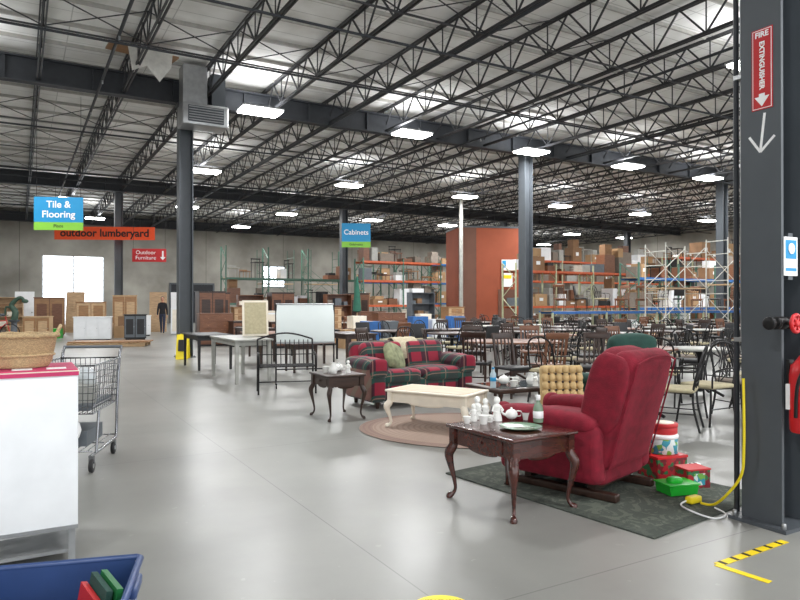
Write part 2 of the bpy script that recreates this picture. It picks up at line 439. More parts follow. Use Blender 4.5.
def on_flange(off,z,s_v=0):
    u=-.27/2-off; 
    return (2.48+u*C30-s_v*S30, 4.39+u*S30+s_v*C30, z)
e=empty('fire_extinguisher_sign',*on_flange(.003,2.98,-.015),rz=-60)
b=B(); b.box((0,0,0),(.14,.004,.53),SRED); b.box((0,-.001,0),(.127,.004,.517),WTXT); b.box((0,-.002,.0),(.118,.004,.508),SRED)
b.add([(-.05,-.005,-.18),(.05,-.005,-.18),(0,-.005,-.245),(-.02,-.005,-.18),(.02,-.005,-.18),(.02,-.005,-.16),(-.02,-.005,-.16)],[(0,2,1),(3,4,5,6)],WTXT)
b.obj('plate',parent=e); text('FIRE',.05,WTXT,e,(0,-.006,.225),bold=.0015)
text('EXTINGUISHER',.046,WTXT,e,(0,-.006,.024),rot=(90,90,0),bold=.0015)
b=B()
for a,c in [((.02,.13),(-.01,-.12)),((-.085,-.01),(-.01,-.12)),((.085,-.03),(-.01,-.12))]:
    b.beam((a[0],0,a[1]),(c[0],0,c[1]),.003,.016,WTXT)
x,y,z=on_flange(.002,2.56,-.01); b.obj('taped_arrow',x,y,z,-60)
b=B()
b.tube([(0,0,.0),(0,0,6.7)],.018,STEELD,10); b.tube([(.045,-.01,1.2),(.045,-.01,6.7)],.01,GALV,8)
for z in (1.2,3,5): b.box((.01,-.04,z),(.07,.09,.03),GALV)
b.obj('conduit_pipe',2.325,4.56,0,30)
def on_side(off,z,s_u=0):
    v=-.135-off; return (2.48+s_u*C30-v*S30, 4.39+s_u*S30+v*C30, z)
e=empty('information_placard',*on_side(.004,1.75,-.04),rz=30)
b=B(); b.box((0,0,0),(.15,.006,.25),WTXT); b.box((0,-.002,.045),(.12,.006,.12),BLUE); b.box((0,-.002,-.085),(.12,.006,.02),BLUE); b.lathe([(.01,0),(.035,0),(.035,.004),(.01,.004)],(0,-.006,.05),WTXT,16,(90,0,0)); b.box((0,.035,0),(.05,.07,.3),STEEL); b.obj('plate',parent=e)
# standpipe valve
b=B(); b.tube([(-.16,0,0),(.6,0,0)],.024,BLK,14)
for d in (-.17,-.1,.04): b.cyl((d,0,0),.04,.026,BLK,16,(0,90,0))
b.ell((-.04,0,0),(.055,.04,.042),BLK); b.cyl((-.05,-.045,0),.013,.09,BLK,12,(90,0,0))
b.tube([(-.05+.052*math.cos(t),-.095,.052*math.sin(t)) for t in [i*2*math.pi/20 for i in range(20)]],.012,REDP,8,True)
for t in range(3): 
    a=t*math.pi/3; b.beam((-.05-.046*math.cos(a),-.095,-.046*math.sin(a)),(-.05+.046*math.cos(a),-.095,.046*math.sin(a)),.012,.016,REDP)
b.cyl((-.05,-.095,0),.022,.03,REDP,12,(90,0,0)); b.box((.19,.03,0),(.04,.07,.03),STEEL)
x,y,z=on_side(.05,1.325,-.18); b.obj('standpipe_valve',x,y,z,30)
b=B(); b.lathe([(.03,0),(.07,.0),(.078,.015),(.08,.06),(.08,.36),(.07,.42),(.035,.46),(.025,.48)],(0,0,0),REDP,24)
b.cyl((0,0,.5),.022,.05,CHROME,12); b.beam((-.02,0,.54),(.11,0,.57),.02,.012,BLK); b.beam((-.02,0,.52),(.1,0,.51),.02,.01,BLK)
b.tube(spline([(0,-.02,.5),(-.07,-.06,.46),(-.105,-.02,.3),(-.09,0,.1)]),.011,BLK); b.box((0,-.0,.22),(.12,.158,.16),WTXT); b.box((0,.085,.3),(.05,.02,.3),BLK)
b.obj('fire_extinguisher',2.525,4.13,.64,30)

# ------------------------------------------------------------ furniture constructors
def cab_leg(b,x,y,h,m,sx,sy,k=1):
    P=[(0,0,h,.03*k),(.012,.012,h*.9,.036*k),(.03,.03,h*.78,.036*k),(.022,.022,h*.6,.026*k),(.004,.004,h*.36,.017*k),(-.004,-.004,h*.18,.013*k),(.008,.008,h*.08,.015*k),(.026,.026,h*.035,.026*k),(.024,.024,0,.024*k)]
    P=spline(P,4); b.tube([(x+p[0]*sx,y+p[1]*sy,p[2]) for p in P],[p[3] for p in P],m,10)
def queen_table(name,x,y,rz,w,d,h,m,top=None,k=1,z=0):
    b=B(); lx,ly=w/2-.05,d/2-.05
    b.rbox((0,0,h-.012),(w,d,.026),.01,m); 
    if top: b.box((0,0,h+.002),(w-.1,d-.1,.004),top)
    for s_ in (-1,1):
        b.box((0,s_*ly,h-.085),(w-.12,.022,.12),m); b.box((s_*lx,0,h-.085),(.022,d-.12,.12),m)
        b.box((s_*(lx+.013),0,h-.085),(.01,d*.6,.085),m); b.lathe([(.004,0),(.012,.01),(.005,.02)],(s_*(lx+.018),0,h-.085),m,10,(0,90*s_,0))
        b.ell((0,s_*ly,h-.145),(w*.22,.011,.03),m); b.ell((s_*lx,0,h-.145),(.011,d*.22,.03),m)
        for t_ in (-1,1):
            b.box((s_*lx,t_*ly,h-.085),(.058,.058,.13),m); cab_leg(b,s_*lx,t_*ly,h-.13,m,s_,t_,k)
    return b.obj(name,x,y,z,rz)
def desk(name,x,y,rz,w,d,h,top,leg,lw=.06,z=0):
    b=B(); b.rbox((0,0,h-.018),(w,d,.036),.008,top)
    for s_ in (-1,1):
        b.box((0,s_*(d/2-.06),h-.08),(w-.14,.02,.08),leg); b.box((s_*(w/2-.06),0,h-.08),(.02,d-.14,.08),leg)
        for t_ in (-1,1): b.box((s_*(w/2-.06),t_*(d/2-.06),(h-.036)/2),(lw,lw,h-.036),leg,taper=.75)
    return b.obj(name,x,y,z,rz)
def cabinet(name,x,y,rz,w,d,h,body,front,nd=2,rows=1,z=0,knob=None):
    b=B(); b.box((0,0,h/2+.03),(w,d,h-.06),body); b.box((0,.02,.04),(w-.08,d-.08,.08),BLKP); b.box((0,0,h-.012),(w+.05,d+.05,.03),body)
    for i in range(nd):
        for j in range(rows):
            cw=w/nd; ch=(h-.14)/rows; cx=-w/2+cw*(i+.5); cz=.09+ch*(j+.5)
            b.box((cx,-d/2-.008,cz),(cw-.03,.018,ch-.03),front); b.box((cx,-d/2-.018,cz),(cw*.66,.008,ch*.7),body)
            b.ell((cx+(cw*.38 if rows<3 else 0),-d/2-.03,cz),(.014,.014,.014),knob or GALV,nu=8,nv=6)
    return b.obj(name,x,y,z,rz)
def bookcase(name,x,y,rz,w,d,h,m,n=4):
    b=B()
    for s_ in (-1,1): b.box((s_*(w/2-.012),0,h/2),(.024,d,h),m)
    b.box((0,d/2-.008,h/2),(w,.012,h),m)
    cols=[CARD,CARD2,SLATE,TAUPE,CREAM,BWOOD]
    for i in range(n+1):
        z=.03+(h-.05)*i/n; b.box((0,0,z),(w-.05,d,.024),m)
        if i<n:
            xx=-w/2+.06
            while xx<w/2-.3:
                ww=random.uniform(.15,.4); hh=random.uniform(.1,(h/n)*.7)
                if random.random()<.6: b.box((xx+ww/2,0,z+.013+hh/2),(ww,d*.7,hh),random.choice(cols))
                xx+=ww+random.uniform(.03,.15)
    return b.obj(name,x,y,0,rz)

queen_table('end_table',.80,4.80,33,.62,.74,.55,MAH)
queen_table('end_table',-.80,8.42,30,.52,.62,.56,DWOOD,k=.85)
queen_table('coffee_table',.43,7.68,-32,1.05,.62,.43,CREAM,CREAMD,k=1.15,z=.014)
b=B(); 
for s_ in (-1,1):
    for t_ in (-1,1): b.lathe([(.02,0),(.03,.02),(.018,.08),(.03,.2),(.02,.33),(.032,.4)],(s_*.5,t_*.3,0),DWOOD,12)
b.rbox((0,0,.425),(1.15,.75,.05),.015,DWOOD); b.box((0,0,.452),(.95,.55,.004),GLASS); b.box((0,0,.14),(1.0,.6,.02),DWOOD)
b.obj('glass_top_coffee_table',1.48,8.05,0.014,25)

# recliner
b=B()
b.rbox((0,.02,.30),(.62,.78,.26),.05,RED); 
b.ell((0,-.08,.46),(.31,.37,.11),RED,.5,.45)
b.rbox((0,-.43,.30),(.6,.12,.32),.05,RED)
for s_ in (-1,1):
    b.rbox((s_*.37,.0,.34),(.17,.86,.44),.06,RED); b.ell((s_*.375,-.04,.56),(.115,.45,.085),RED,.7,.45)
    b.ell((s_*.375,-.44,.54),(.105,.06,.1),RED,.8,.8)
tilt=-15
def bk(y,z):
    a=R(-tilt); return (y*math.cos(a)+z*math.sin(a)+.36, -y*math.sin(a)+z*math.cos(a)+.24)
def bbox_taper(c,sz,w0,w1,r):
    n0=len(b.v); b.rbox(c,sz,r,RED,(tilt,0,0),5)
    z0=min(v[2] for v in b.v[n0:]); z1=max(v[2] for v in b.v[n0:])
    for i in range(n0,len(b.v)):
        x,y,z=b.v[i]; t=(z-z0)/(z1-z0); b.v[i]=(x*(w0+(w1-w0)*t),y,z+.025*(1-(x/.37)**2)*t)
y_,z_=bk(0,.42); bbox_taper((0,y_,z_),(.74,.2,.89),1.02,.94,.085)
y_,z_=bk(-.12,.34); b.ell((0,y_,z_),(.31,.11,.22),RED,.6,.5,(tilt,0,0))
y_,z_=bk(-.12,.67); b.ell((0,y_,z_),(.31,.13,.19),RED,.6,.5,(tilt,0,0))
for s_ in (-1,1):
    y_,z_=bk(-.07,.54); b.ell((s_*.345,y_,z_),(.055,.15,.3),RED,.6,.6,(tilt,0,0))
pp=[(-.345,bk(.1,.02)),(-.335,bk(.102,.73)),(-.285,bk(.102,.83)),(0,bk(.102,.865)),(.285,bk(.102,.83)),(.335,bk(.102,.73)),(.345,bk(.1,.02))]
b.tube(spline([(p[0],p[1][0],p[1][1]) for p in pp],5),.007,RED,6)
b.rbox((0,.3,.25),(.7,.24,.3),.05,RED)
for s_ in (-1,1): b.rbox((s_*.3,.08,.03),(.07,.86,.06),.012,DWOOD); b.beam((s_*.3,-.2,.05),(s_*.3,.2,.2),.02,.03,BLK)
b.box((0,.3,.08),(.6,.06,.05),DWOOD); b.box((0,-.25,.08),(.6,.06,.05),DWOOD)
b.obj('recliner_armchair',1.41,5.32,.012,-134)

# gold tufted slipper chair
b=B(); b.rbox((0,0,.3),(.46,.5,.2),.05,GOLD)
for i in range(5):
    for j in range(5): b.ell((-.176+.088*i,-.2+.1*j,.4),(.05,.056,.045),GOLD,nu=12,nv=8)
b.rbox((0,.24,.56),(.46,.1,.44),.04,GOLD,(-8,0,0))
for i in range(6):
    for j in range(5):
        zz=.4+.085*j; b.ell((-.185+.074*i,.17+(zz-.4)*.14,zz),(.041,.035,.046),GOLD,nu=12,nv=8)
        if i<5 and j<4: b.ell((-.148+.074*i,.15+(zz-.36)*.14,zz+.042),(.013,.013,.013),DWOOD,nu=8,nv=6)
for s_ in (-1,1):
    for t_ in (-1,1): b.cyl((s_*.18,t_*.19,.1),.014,.2,DWOOD,10,r2=.024)
b.obj('tufted_slipper_chair',1.74,6.85,0,2)

# green armchair
b=B(); b.rbox((0,0,.28),(.62,.62,.3),.06,GREENV); b.ell((0,-.03,.45),(.28,.3,.09),GREENV,.5,.5)
b.rbox((0,.3,.70),(.64,.17,.72),.08,GREENV,(-10,0,0),5); b.ell((0,.345,1.0),(.32,.1,.12),GREENV,.7,.6,(-10,0,0))
for s_ in (-1,1):
    b.rbox((s_*.34,0,.42),(.12,.62,.36),.05,GREENV); b.ell((s_*.35,-.02,.61),(.08,.33,.06),GREENV,.7,.5)
    for t_ in (-1,1): b.cyl((s_*.27,t_*.26,.065),.02,.13,DWOOD,10,r2=.03)
b.obj('green_armchair',2.38,7.5,0,-155)

# plaid loveseat
b=B(); Wd=1.72
b.rbox((0,.03,.24),(Wd-.16,.78,.3),.04,PLAID)
for s_ in (-1,1):
    b.ell((s_*.36,-.07,.43),(.355,.36,.1),PLAID,.45,.35)
    b.rbox((s_*.36,.22,.66),(.68,.22,.44),.09,PLAID,(-14,0,0),4)
    b.rbox((s_*(Wd/2-.13),0,.34),(.24,.86,.5),.06,PLAID); b.ell((s_*(Wd/2-.12),-.02,.6),(.15,.44,.1),PLAID,.8,.4)
    b.ell((s_*(Wd/2-.12),-.43,.56),(.14,.035,.13),PLAID,.6,.8)
    for t_ in (-1,1): b.cyl((s_*(Wd/2-.15),t_*.33,.045),.025,.09,DWOOD,10,r2=.035)
b.rbox((0,.36,.56),(Wd-.14,.18,.66),.07,PLAID,(-6,0,0),4)
so=b.obj('plaid_loveseat',.14,9.7,0,30)
b=B(); b.ell((0,0,0),(.2,.08,.2),mat('striped_pillow_cloth',(138,142,110),.9,0,.4,12),.6,.55,(-25,18,0)); 
b.obj('throw_pillow',-.08,9.47,.68,55)
b=B(); 
V=[];F=[]
prof=[(.13,.62),(.17,.78),(.22,.885),(.3,.925),(.4,.915),(.47,.86),(.49,.62)]
for i,(yy,zz) in enumerate(prof):
    for j in range(9): V.append((-.14+.05*j,yy+.006*math.sin(j*2.1),zz+.012+.008*math.sin(j*1.7+i)))
for i in range(len(prof)-1):
    for j in range(8): F.append((i*9+j,i*9+j+1,(i+1)*9+j+1,(i+1)*9+j))
b.add(V,F,mat('beige_throw_knit',(190,180,154),.95,0,.15,30,bump=.5),True)
o=b.obj('throw_blanket',.14,9.7,0,30); sm=o.modifiers.new('thick','SOLIDIFY'); sm.thickness=.018

b=B(); b.rbox((0,0,.006),(1.5,1.95,.012),.004,darkrug_mat()); b.obj('area_rug',1.57,5.28,0,37)
b=B(); b.lathe([(.2,0),(1.28,0),(1.3,.008),(1.28,.014),(.2,.014)],(0,0,0),rings_mat(),64,sy=.81); b.obj('braided_rug',.82,7.6,0,-10)

# ---------------- tabletop objects on the end table
b=B(); b.lathe([(.03,0),(.09,.002),(.145,.016),(.15,.02),(.14,.018),(.08,.008),(.01,.008)],(0,0,0),mat('green_glaze',(92,126,98),.2),40); b.obj('green_plate',.86,4.72,.553)
b=B(); b.lathe([(.02,0),(.036,.002),(.038,.02),(.038,.1),(.03,.13),(.014,.15),(.014,.165)],(0,0,0),mat('sage_bottle',(120,142,120),.25),24); b.cyl((0,0,.185),.017,.04,WTXT,14); b.cyl((0,0,.06),.0385,.06,WTXT,24)
b.obj('lotion_bottle',1.04,4.97,.553)
def ceramic(name,x,y,z,kind,s=1):
    b=B()
    if kind=='pitcher':
        b.lathe([(.01,0),(.035*s,0),(.05*s,.03*s),(.05*s,.06*s),(.03*s,.1*s),(.036*s,.125*s)],(0,0,0),CER,20); b.tube(spline([(.03*s,0,.11*s),(.075*s,0,.1*s),(.07*s,0,.05*s),(.045*s,0,.04*s)]),.006*s,CER,6)
    elif kind=='cup':
        b.lathe([(.01,0),(.025*s,0),(.038*s,.06*s),(.04*s,.065*s),(.036*s,.06*s),(.02*s,.012)],(0,0,0),CER,20); b.tube(spline([(.036*s,0,.05*s),(.06*s,0,.045*s),(.055*s,0,.02*s),(.03*s,0,.018*s)]),.004*s,CER,6)
    elif kind=='figurine':
        b.lathe([(.01,0),(.032*s,0),(.03*s,.02*s),(.02*s,.06*s),(.026*s,.09*s),(.012*s,.105*s)],(0,0,0),CER,16); b.ell((0,0,.125*s),(.02*s,.02*s,.023*s),CER,nu=12,nv=8)
        for q in (-1,1): b.tube([(q*.022*s,0,.09*s),(q*.036*s,-.012*s,.065*s),(q*.015*s,-.028*s,.055*s)],.006*s,CER,6)
    elif kind=='teapot':
        b.ell((0,0,.05*s),(.06*s,.06*s,.05*s),CER); b.ell((0,0,.105*s),(.012*s,.012*s,.012*s),CER,nu=10,nv=6); b.tube(spline([(-.05*s,0,.04*s),(-.085*s,0,.06*s),(-.1*s,0,.095*s)]),[.012*s]*6+[.01*s]*7,CER,8); b.tube(spline([(.05*s,0,.08*s),(.095*s,0,.075*s),(.09*s,0,.035*s),(.052*s,0,.03*s)]),.006*s,CER,6)
    return b.obj(name,x,y,z,random.uniform(-60,60))
ceramic('ceramic_figurine',.56,5.02,.552,'figurine',.9); ceramic('ceramic_figurine',.66,5.1,.552,'figurine',1.1)
ceramic('ceramic_figurine',.74,5.04,.552,'figurine',1.25); ceramic('ceramic_figurine',.6,5.12,.552,'figurine',1.2)
ceramic('ceramic_teapot',.86,5.1,.552,'teapot',.8); ceramic('ceramic_cup',.62,4.9,.552,'cup',1); ceramic('ceramic_cup',.68,4.98,.552,'cup',.8)
ceramic('ceramic_cup',.97,5.08,.552,'cup',.9); ceramic('ceramic_cup',.5,4.93,.552,'cup',.8)
b=B(); b.lathe([(.01,0),(.034,.002),(.036,.02),(.033,.09),(.036,.1),(.036,.16),(.015,.2),(.014,.215)],(0,0,0),mat('bottle_plastic',(200,222,232),.1,0,.02,alpha=.6),20); b.cyl((0,0,.225),.016,.022,BLUE,14); b.cyl((0,0,.1),.0365,.05,BLUE,20); b.obj('water_bottle',1.08,7.66,.468)
for i,(xx,yy,k) in enumerate([(1.25,7.95,'teapot'),(1.42,8.1,'cup'),(1.58,7.98,'pitcher'),(1.75,8.2,'cup'),(1.33,7.74,'cup'),(1.6,7.8,'figurine'),(1.85,8.1,'teapot')]): ceramic('ceramic_'+k,xx,yy,.47,k,1.1)
ceramic('ceramic_pitcher',-.84,8.34,.561,'pitcher',1.1); ceramic('ceramic_figurine',-.66,8.4,.561,'figurine',1.1); ceramic('ceramic_cup',-.95,8.45,.561,'cup',1.2); ceramic('ceramic_teapot',-.8,8.6,.561,'teapot',1)

# ---------------- toys and tins by the recliner
def print_mat(name,c1,c2,c3,s):
    m=mat(name,c1,.4); x=NT(m); bb=m.node_tree.nodes['Principled BSDF']; tc=x.n('ShaderNodeTexCoord'); vo=x.n('ShaderNodeTexVoronoi'); vo.inputs['Scale'].default_value=s; x.l(tc.outputs['Object'],vo.inputs['Vector'])
    sp=x.n('ShaderNodeSeparateXYZ'); x.l(vo.outputs['Color'],sp.inputs[0])
    c=x.mix(x.math('GREATER_THAN',sp.outputs[0],.55),lin(c1),lin(c2)); c=x.mix(x.math('GREATER_THAN',sp.outputs[1],.75),c,lin(c3)); x.l(c,bb.inputs['Base Color']); return m
XM=print_mat('christmas_print',(168,28,40),(112,18,32),(40,110,64),30)
XB=print_mat('festive_tin_print',(206,216,214),(44,140,160),(110,166,70),26)
b=B(); b.box((0,0,.085),(.3,.24,.17),XM); b.box((0,0,.175),(.31,.25,.02),REDP); b.obj('gift_box',2.19,5.52,0.012,20)
b=B(); b.cyl((0,0,.065),.13,.13,XB,32); b.cyl((0,0,.14),.134,.03,WTXT,32); b.obj('cookie_tin',2.2,5.56,.199,0)
b=B(); b.cyl((0,0,.03),.115,.06,SRED,32); b.cyl((0,0,.07),.12,.03,SRED,32); b.cyl((0,0,.088),.09,.006,CREAM,28); b.obj('cookie_tin',2.22,5.58,.356,0)
b=B(); b.box((0,0,.07),(.2,.16,.14),XM); b.box((0,-.082,.07),(.1,.004,.09),XB); b.box((0,0,.145),(.21,.17,.012),SRED); b.obj('gift_box',2.3,5.2,0.012,15)
b=B(); b.box((0,0,.05),(.24,.1,.1),XM,(0,0,0)); b.obj('gift_box',2.02,5.75,.012,60)
b=B(); b.box((0,0,.012),(.22,.16,.012),GRN)
for s_ in (-1,1): b.box((s_*.115,0,.045),(.012,.17,.075),GRN,(0,s_*10,0)); b.box((0,s_*.085,.045),(.22,.012,.075),GRN,(-s_*10,0,0))
b.rbox((0,0,.083),(.27,.2,.012),.005,GRN); b.ell((-.02,0,.1),(.06,.04,.025),GRN,.6,.6); b.obj('green_plastic_container',2.09,4.99,.014,15)
b=B(); b.rbox((0,0,.025),(.3,.06,.04),.012,WTXT)
for i in range(5): b.box((-.1+i*.05,0,.046),(.02,.03,.002),BLKP)
b.obj('power_strip',2.5,5.75,0,30)
b=B(); P=[(2.275,4.375,.95),(2.265,4.35,.75),(2.262,4.345,.5),(2.26,4.37,.32),(2.22,4.45,.18),(2.19,4.6,.05),(2.14,4.7,.026)]
b.tube(spline(P,6),.009,YEL,8); b.rbox((2.1,4.73,.045),(.12,.06,.05),.012,YEL,(0,0,30))
b.tube(spline([(2.05,4.72,.04),(1.98,4.66,.026),(2.0,4.5,.026),(2.1,4.42,.01),(2.22,4.5,.01),(2.2,4.62,.02)],6),.006,WTXT,6); b.obj('extension_cord')
# ---------------- foreground left
b=B(); w,d=1.25,.62
b.rbox((0,0,.63),(w,d,.86),.008,WHITE); b.box((0,0,1.062),(w+.01,d+.01,.016),CREAM); b.box((0,-.02,1.073),(w,.5,.006),PINK); b.box((0,-d/2-.003,1.056),(w+.004,.01,.022),PINK)
b.box((0,-d/2-.004,.2),(w,.01,.02),GALV)
for i in range(7): b.box((-.5+i*.17,-.18,1.078),(.1,.08,.003),WTXT)
for s_ in (-1,1):
    for t_ in (-1,1): b.box((s_*(w/2-.03),t_*(d/2-.03),.1),(.035,.035,.2),GALV)
    b.box((s_*(w/2-.03),0,.18),(.03,d-.06,.03),GALV)
b.box((0,d/2-.03,.12),(w-.06,.03,.03),GALV); b.box((0,0,.06),(w-.06,d-.06,.02),GALV)
b.obj('white_display_cabinet',-2.505,3.67,0,30)
b=B(); b.lathe([(.05,0),(.16,0),(.18,.03),(.205,.17),(.215,.18),(.195,.18),(.17,.03),(.02,.02)],(0,0,0),WICK,36,sy=.75)
b.tube([(.21*math.cos(i*.2618),.158*math.sin(i*.2618),.18+.006*(i%2)) for i in range(24)],.014,WICK,8,True)
b.tube([(.19*math.cos(i*.2618),.143*math.sin(i*.2618),.07) for i in range(24)],.008,WICK,8,True)
for s_ in (-1,1): b.tube(spline([(s_*.2,-.05,.18),(s_*.22,-.03,.23),(s_*.22,.03,.23),(s_*.2,.05,.18)]),.01,WICK,8)
b.obj('wicker_basket',-2.22,3.83,1.08,25)
def cart(x,y,rz):
    e=empty('shopping_cart',x,y,0,rz)
    b=B(); W0,W1=.23,.27; L0,L1=-.45,.4
    def ring(z,t,r=.006):
        hw=W0+(W1-W0)*t; y0=L0-.03*t+.06*(1-t); y1=L1
        b.tube([(-hw,y0,z),(hw,y0,z),(hw,y1,z),(-hw,y1,z)],r,CHROME,6,True)
    for i in range(8): ring(.5+.06*i,i/7,.004)
    ring(.92,1,.01); ring(.5,0,.008)
    for i in range(13):
        t=i/12
        for s_ in (-1,1):
            yy=L0+.06+(L1-L0-.06)*t; yt=L0-.03+(L1-L0+.03)*t
            b.tube([(s_*W0,yy,.5),(s_*W1,yt,.92)],.0035,CHROME,5)
        xx=-1+2*t
        b.tube([(xx*W0,L0+.06,.5),(xx*W1,L0-.03,.92)],.0035,CHROME,5); b.tube([(xx*W0,L1,.5),(xx*W1,L1,.92)],.0035,CHROME,5)
        b.tube([(xx*W0,L0+.06,.5),(xx*W0,L1,.5)],.003,CHROME,5)
    b.tube([(-.27,.5,1.02),(.27,.5,1.02)],.015,SLATE,10)
    for s_ in (-1,1):
        b.tube(spline([(s_*.26,.5,1.02),(s_*.26,.43,.92),(s_*.25,.38,.5),(s_*.25,.35,.2),(s_*.25,.2,.16),(s_*.22,-.42,.14)],4),.014,CHROME,8)
        b.tube([(s_*.24,-.3,.15),(s_*.235,-.2,.5)],.012,CHROME,8)
        for yy in (-.4,.33):
            b.cyl((s_*.23,yy,.06),.06,.03,BLKP,18,(0,90,0)); b.box((s_*.23,yy,.11),(.045,.03,.06),CHROME); b.cyl((s_*.23,yy,.06),.025,.034,GALV,10,(0,90,0))
    for i in range(8): b.tube([(-.2+.057*i,-.42,.19),(-.2+.057*i,.34,.19)],.0045,CHROME,5)
    for yy in (-.42,-.05,.34): b.tube([(-.24,yy,.185),(.24,yy,.185)],.006,CHROME,6)
    b.obj('frame',parent=e)
    b=B(); random.seed(5)
    for i in range(9): b.ell((random.uniform(-.13,.13),random.uniform(-.28,.25),random.uniform(.6,.82)),(.09,.1,.07),random.choice([CLEAR,SLATE,FROST,GREYL]),.8,.8,(random.uniform(-40,40),random.uniform(-40,40),0),12,8)
    b.box((0,0,.545),(.4,.7,.05),SLATE); b.tube([(.1*math.cos(i*.5236),-.3,.35+.1*math.sin(i*.5236)) for i in range(12)],.02,WTXT,8,True); b.box((.0,0,.26),(.3,.5,.13),SLATE); b.box((.05,-.1,.66),(.26,.3,.16),GREYL,(8,10,20))
    b.obj('merchandise',parent=e)
cart(-2.93,6.0,10)
TX,TY=-1.32,2.42
te=empty('blue_storage_tote',TX,TY,0,14)
b=B(); tw,tl,th=.64,.44,.41
for s_ in (-1,1): b.box((s_*(tw/2-.02),0,th/2),(.012,tl-.05,th),NAVY,(0,s_*4,0)); b.box((0,s_*(tl/2-.02),th/2),(tw-.04,.012,th),NAVY,(-s_*4,0,0))
b.box((0,0,.01),(tw-.08,tl-.08,.012),NAVY)
b.tube([(s[0]*(tw/2),s[1]*(tl/2),th) for s in ((-1,-.94),(-.95,-1),(.95,-1),(1,-.94),(1,.94),(.95,1),(-.95,1),(-1,.94))],.014,NAVY,8,True)
for s_ in (-1,1): b.rbox((s_*(tw/2+.01),0,th-.03),(.03,.16,.04),.01,NAVY)
b.obj('bin',parent=te)
b=B(); 
for i,(c,mm) in enumerate([((.185,-.03,.23),GREENV),((.22,-.03,.235),mat('book_green',(24,104,52),.5)),((.15,-.04,.2),SRED)]): b.box(c,(.022,.22,.38),mm,(0,10,24))
b.box((-.05,0,.13),(.38,.34,.22),BLKP); b.box((-.08,.02,.25),(.28,.2,.03),SLATE,(0,4,20))
b.obj('books',parent=te)

# floor markings
b=B(); T=mat('yellow_tape',(236,206,24),.5)
def tape(a,c,w=.045):
    b.beam((a[0],a[1],.002),(c[0],c[1],.002),w,.002,T)
def tapeh(a,c,w=.05):
    a=Vector((a[0],a[1],.0025)); c=Vector((c[0],c[1],.0025)); d=c-a; n=int(d.length/.1)
    b.beam(a,c,w,.002,T)
    for i in range(n):
        p=a+d*((i+.5)/n); b.beam(p+Vector((0,0,.0008)),p+d.normalized()*.026+Vector((0,0,.0008)),w*.98,.002,BTXT)
tapeh((2.34,4.02),(1.76,3.66)); tape((1.75,3.66),(1.92,3.43))
b.obj('floor_hazard_tape')
b=B(); b.lathe([(.02,0),(.15,0),(.15,.002),(.02,.002)],(0,0,0),YEL,32); b.lathe([(.02,0),(.12,0),(.12,.003),(.02,.003)],(0,0,0),T,32); o=b.obj('floor_decal',.2,3.13,.0); text('KEEP 6 FT APART',.026,BTXT,o,(0,.08,.005),(0,0,0))

# ---------------- dining chairs
def metal_chair(name='metal_dining_chair',arms=True,seat=BEIGE,fr=BLK):
    b=B(); b.rbox((0,0,.46),(.44,.43,.05),.022,seat); b.tube([(-.2,-.2,.43),(.2,-.2,.43),(.2,.2,.43),(-.2,.2,.43)],.01,fr,6,True)
    for s_ in (-1,1):
        b.tube(spline([(s_*.2,-.2,.44),(s_*.215,-.22,.25),(s_*.23,-.26,0)],4),.013,fr,7)
        b.tube(spline([(s_*.2,.27,0),(s_*.2,.21,.25),(s_*.2,.2,.45),(s_*.2,.25,.7),(s_*.17,.3,.88),(s_*.08,.32,.95),(0,.325,.965)],4),.013,fr,7)
        if arms: b.tube(spline([(s_*.2,.245,.68),(s_*.26,.12,.68),(s_*.27,-.1,.67),(s_*.25,-.22,.62),(s_*.22,-.2,.45)],4),.011,fr,7)
        b.tube([(s_*.22,-.23,.2),(s_*.2,.23,.2)],.007,fr,6)
        b.tube(spline([(s_*.03,.21,.5),(s_*.1,.24,.62),(s_*.03,.28,.76),(s_*.1,.31,.88)],4),.007,fr,6)
    b.tube([(0,.21,.48),(0,.325,.96)],.008,fr,6); b.tube([(-.2,.225,.55),(.2,.225,.55)],.008,fr,6)
    return b.obj(name,0,0,0)
def wood_chair(name='wood_dining_chair',m=BWOOD,seat=None):
    b=B(); b.rbox((0,0,.45),(.43,.42,.045),.015,seat or m)
    for s_ in (-1,1):
        b.box((s_*.18,-.17,.215),(.036,.036,.43),m,taper=.7); b.beam((s_*.18,.22,0),(s_*.18,.18,.45),.034,.034,m); b.beam((s_*.18,.18,.44),(s_*.18,.27,.96),.034,.03,m)
        b.beam((s_*.18,-.17,.2),(s_*.18,.2,.2),.02,.02,m)
    for i in range(4): b.beam((-.11+.073*i,.19,.48),(-.11+.073*i,.262,.92),.022,.012,m)
    b.rbox((0,.27,.93),(.42,.03,.1),.012,m,(-10,0,0)); b.box((0,-.17,.41),(.33,.02,.05),m); b.box((0,.0,.2),(.34,.02,.02),m)
    return b.obj(name,0,0,0)
def bar_chair(name='padded_banquet_chair'):
    b=B(); b.rbox((0,0,.46),(.42,.42,.07),.03,BLKP)
    for s_ in (-1,1):
        b.tube([(s_*.19,-.19,.44),(s_*.2,-.22,0)],.011,BLK,6); b.tube(spline([(s_*.19,.24,0),(s_*.19,.19,.45),(s_*.19,.27,.9)],4),.011,BLK,6)
    b.rbox((0,.245,.76),(.4,.05,.36),.022,BLKP,(-10,0,0)); b.tube([(-.19,-.2,.25),(.19,-.2,.25)],.008,BLK,6)
    return b.obj(name,0,0,0)
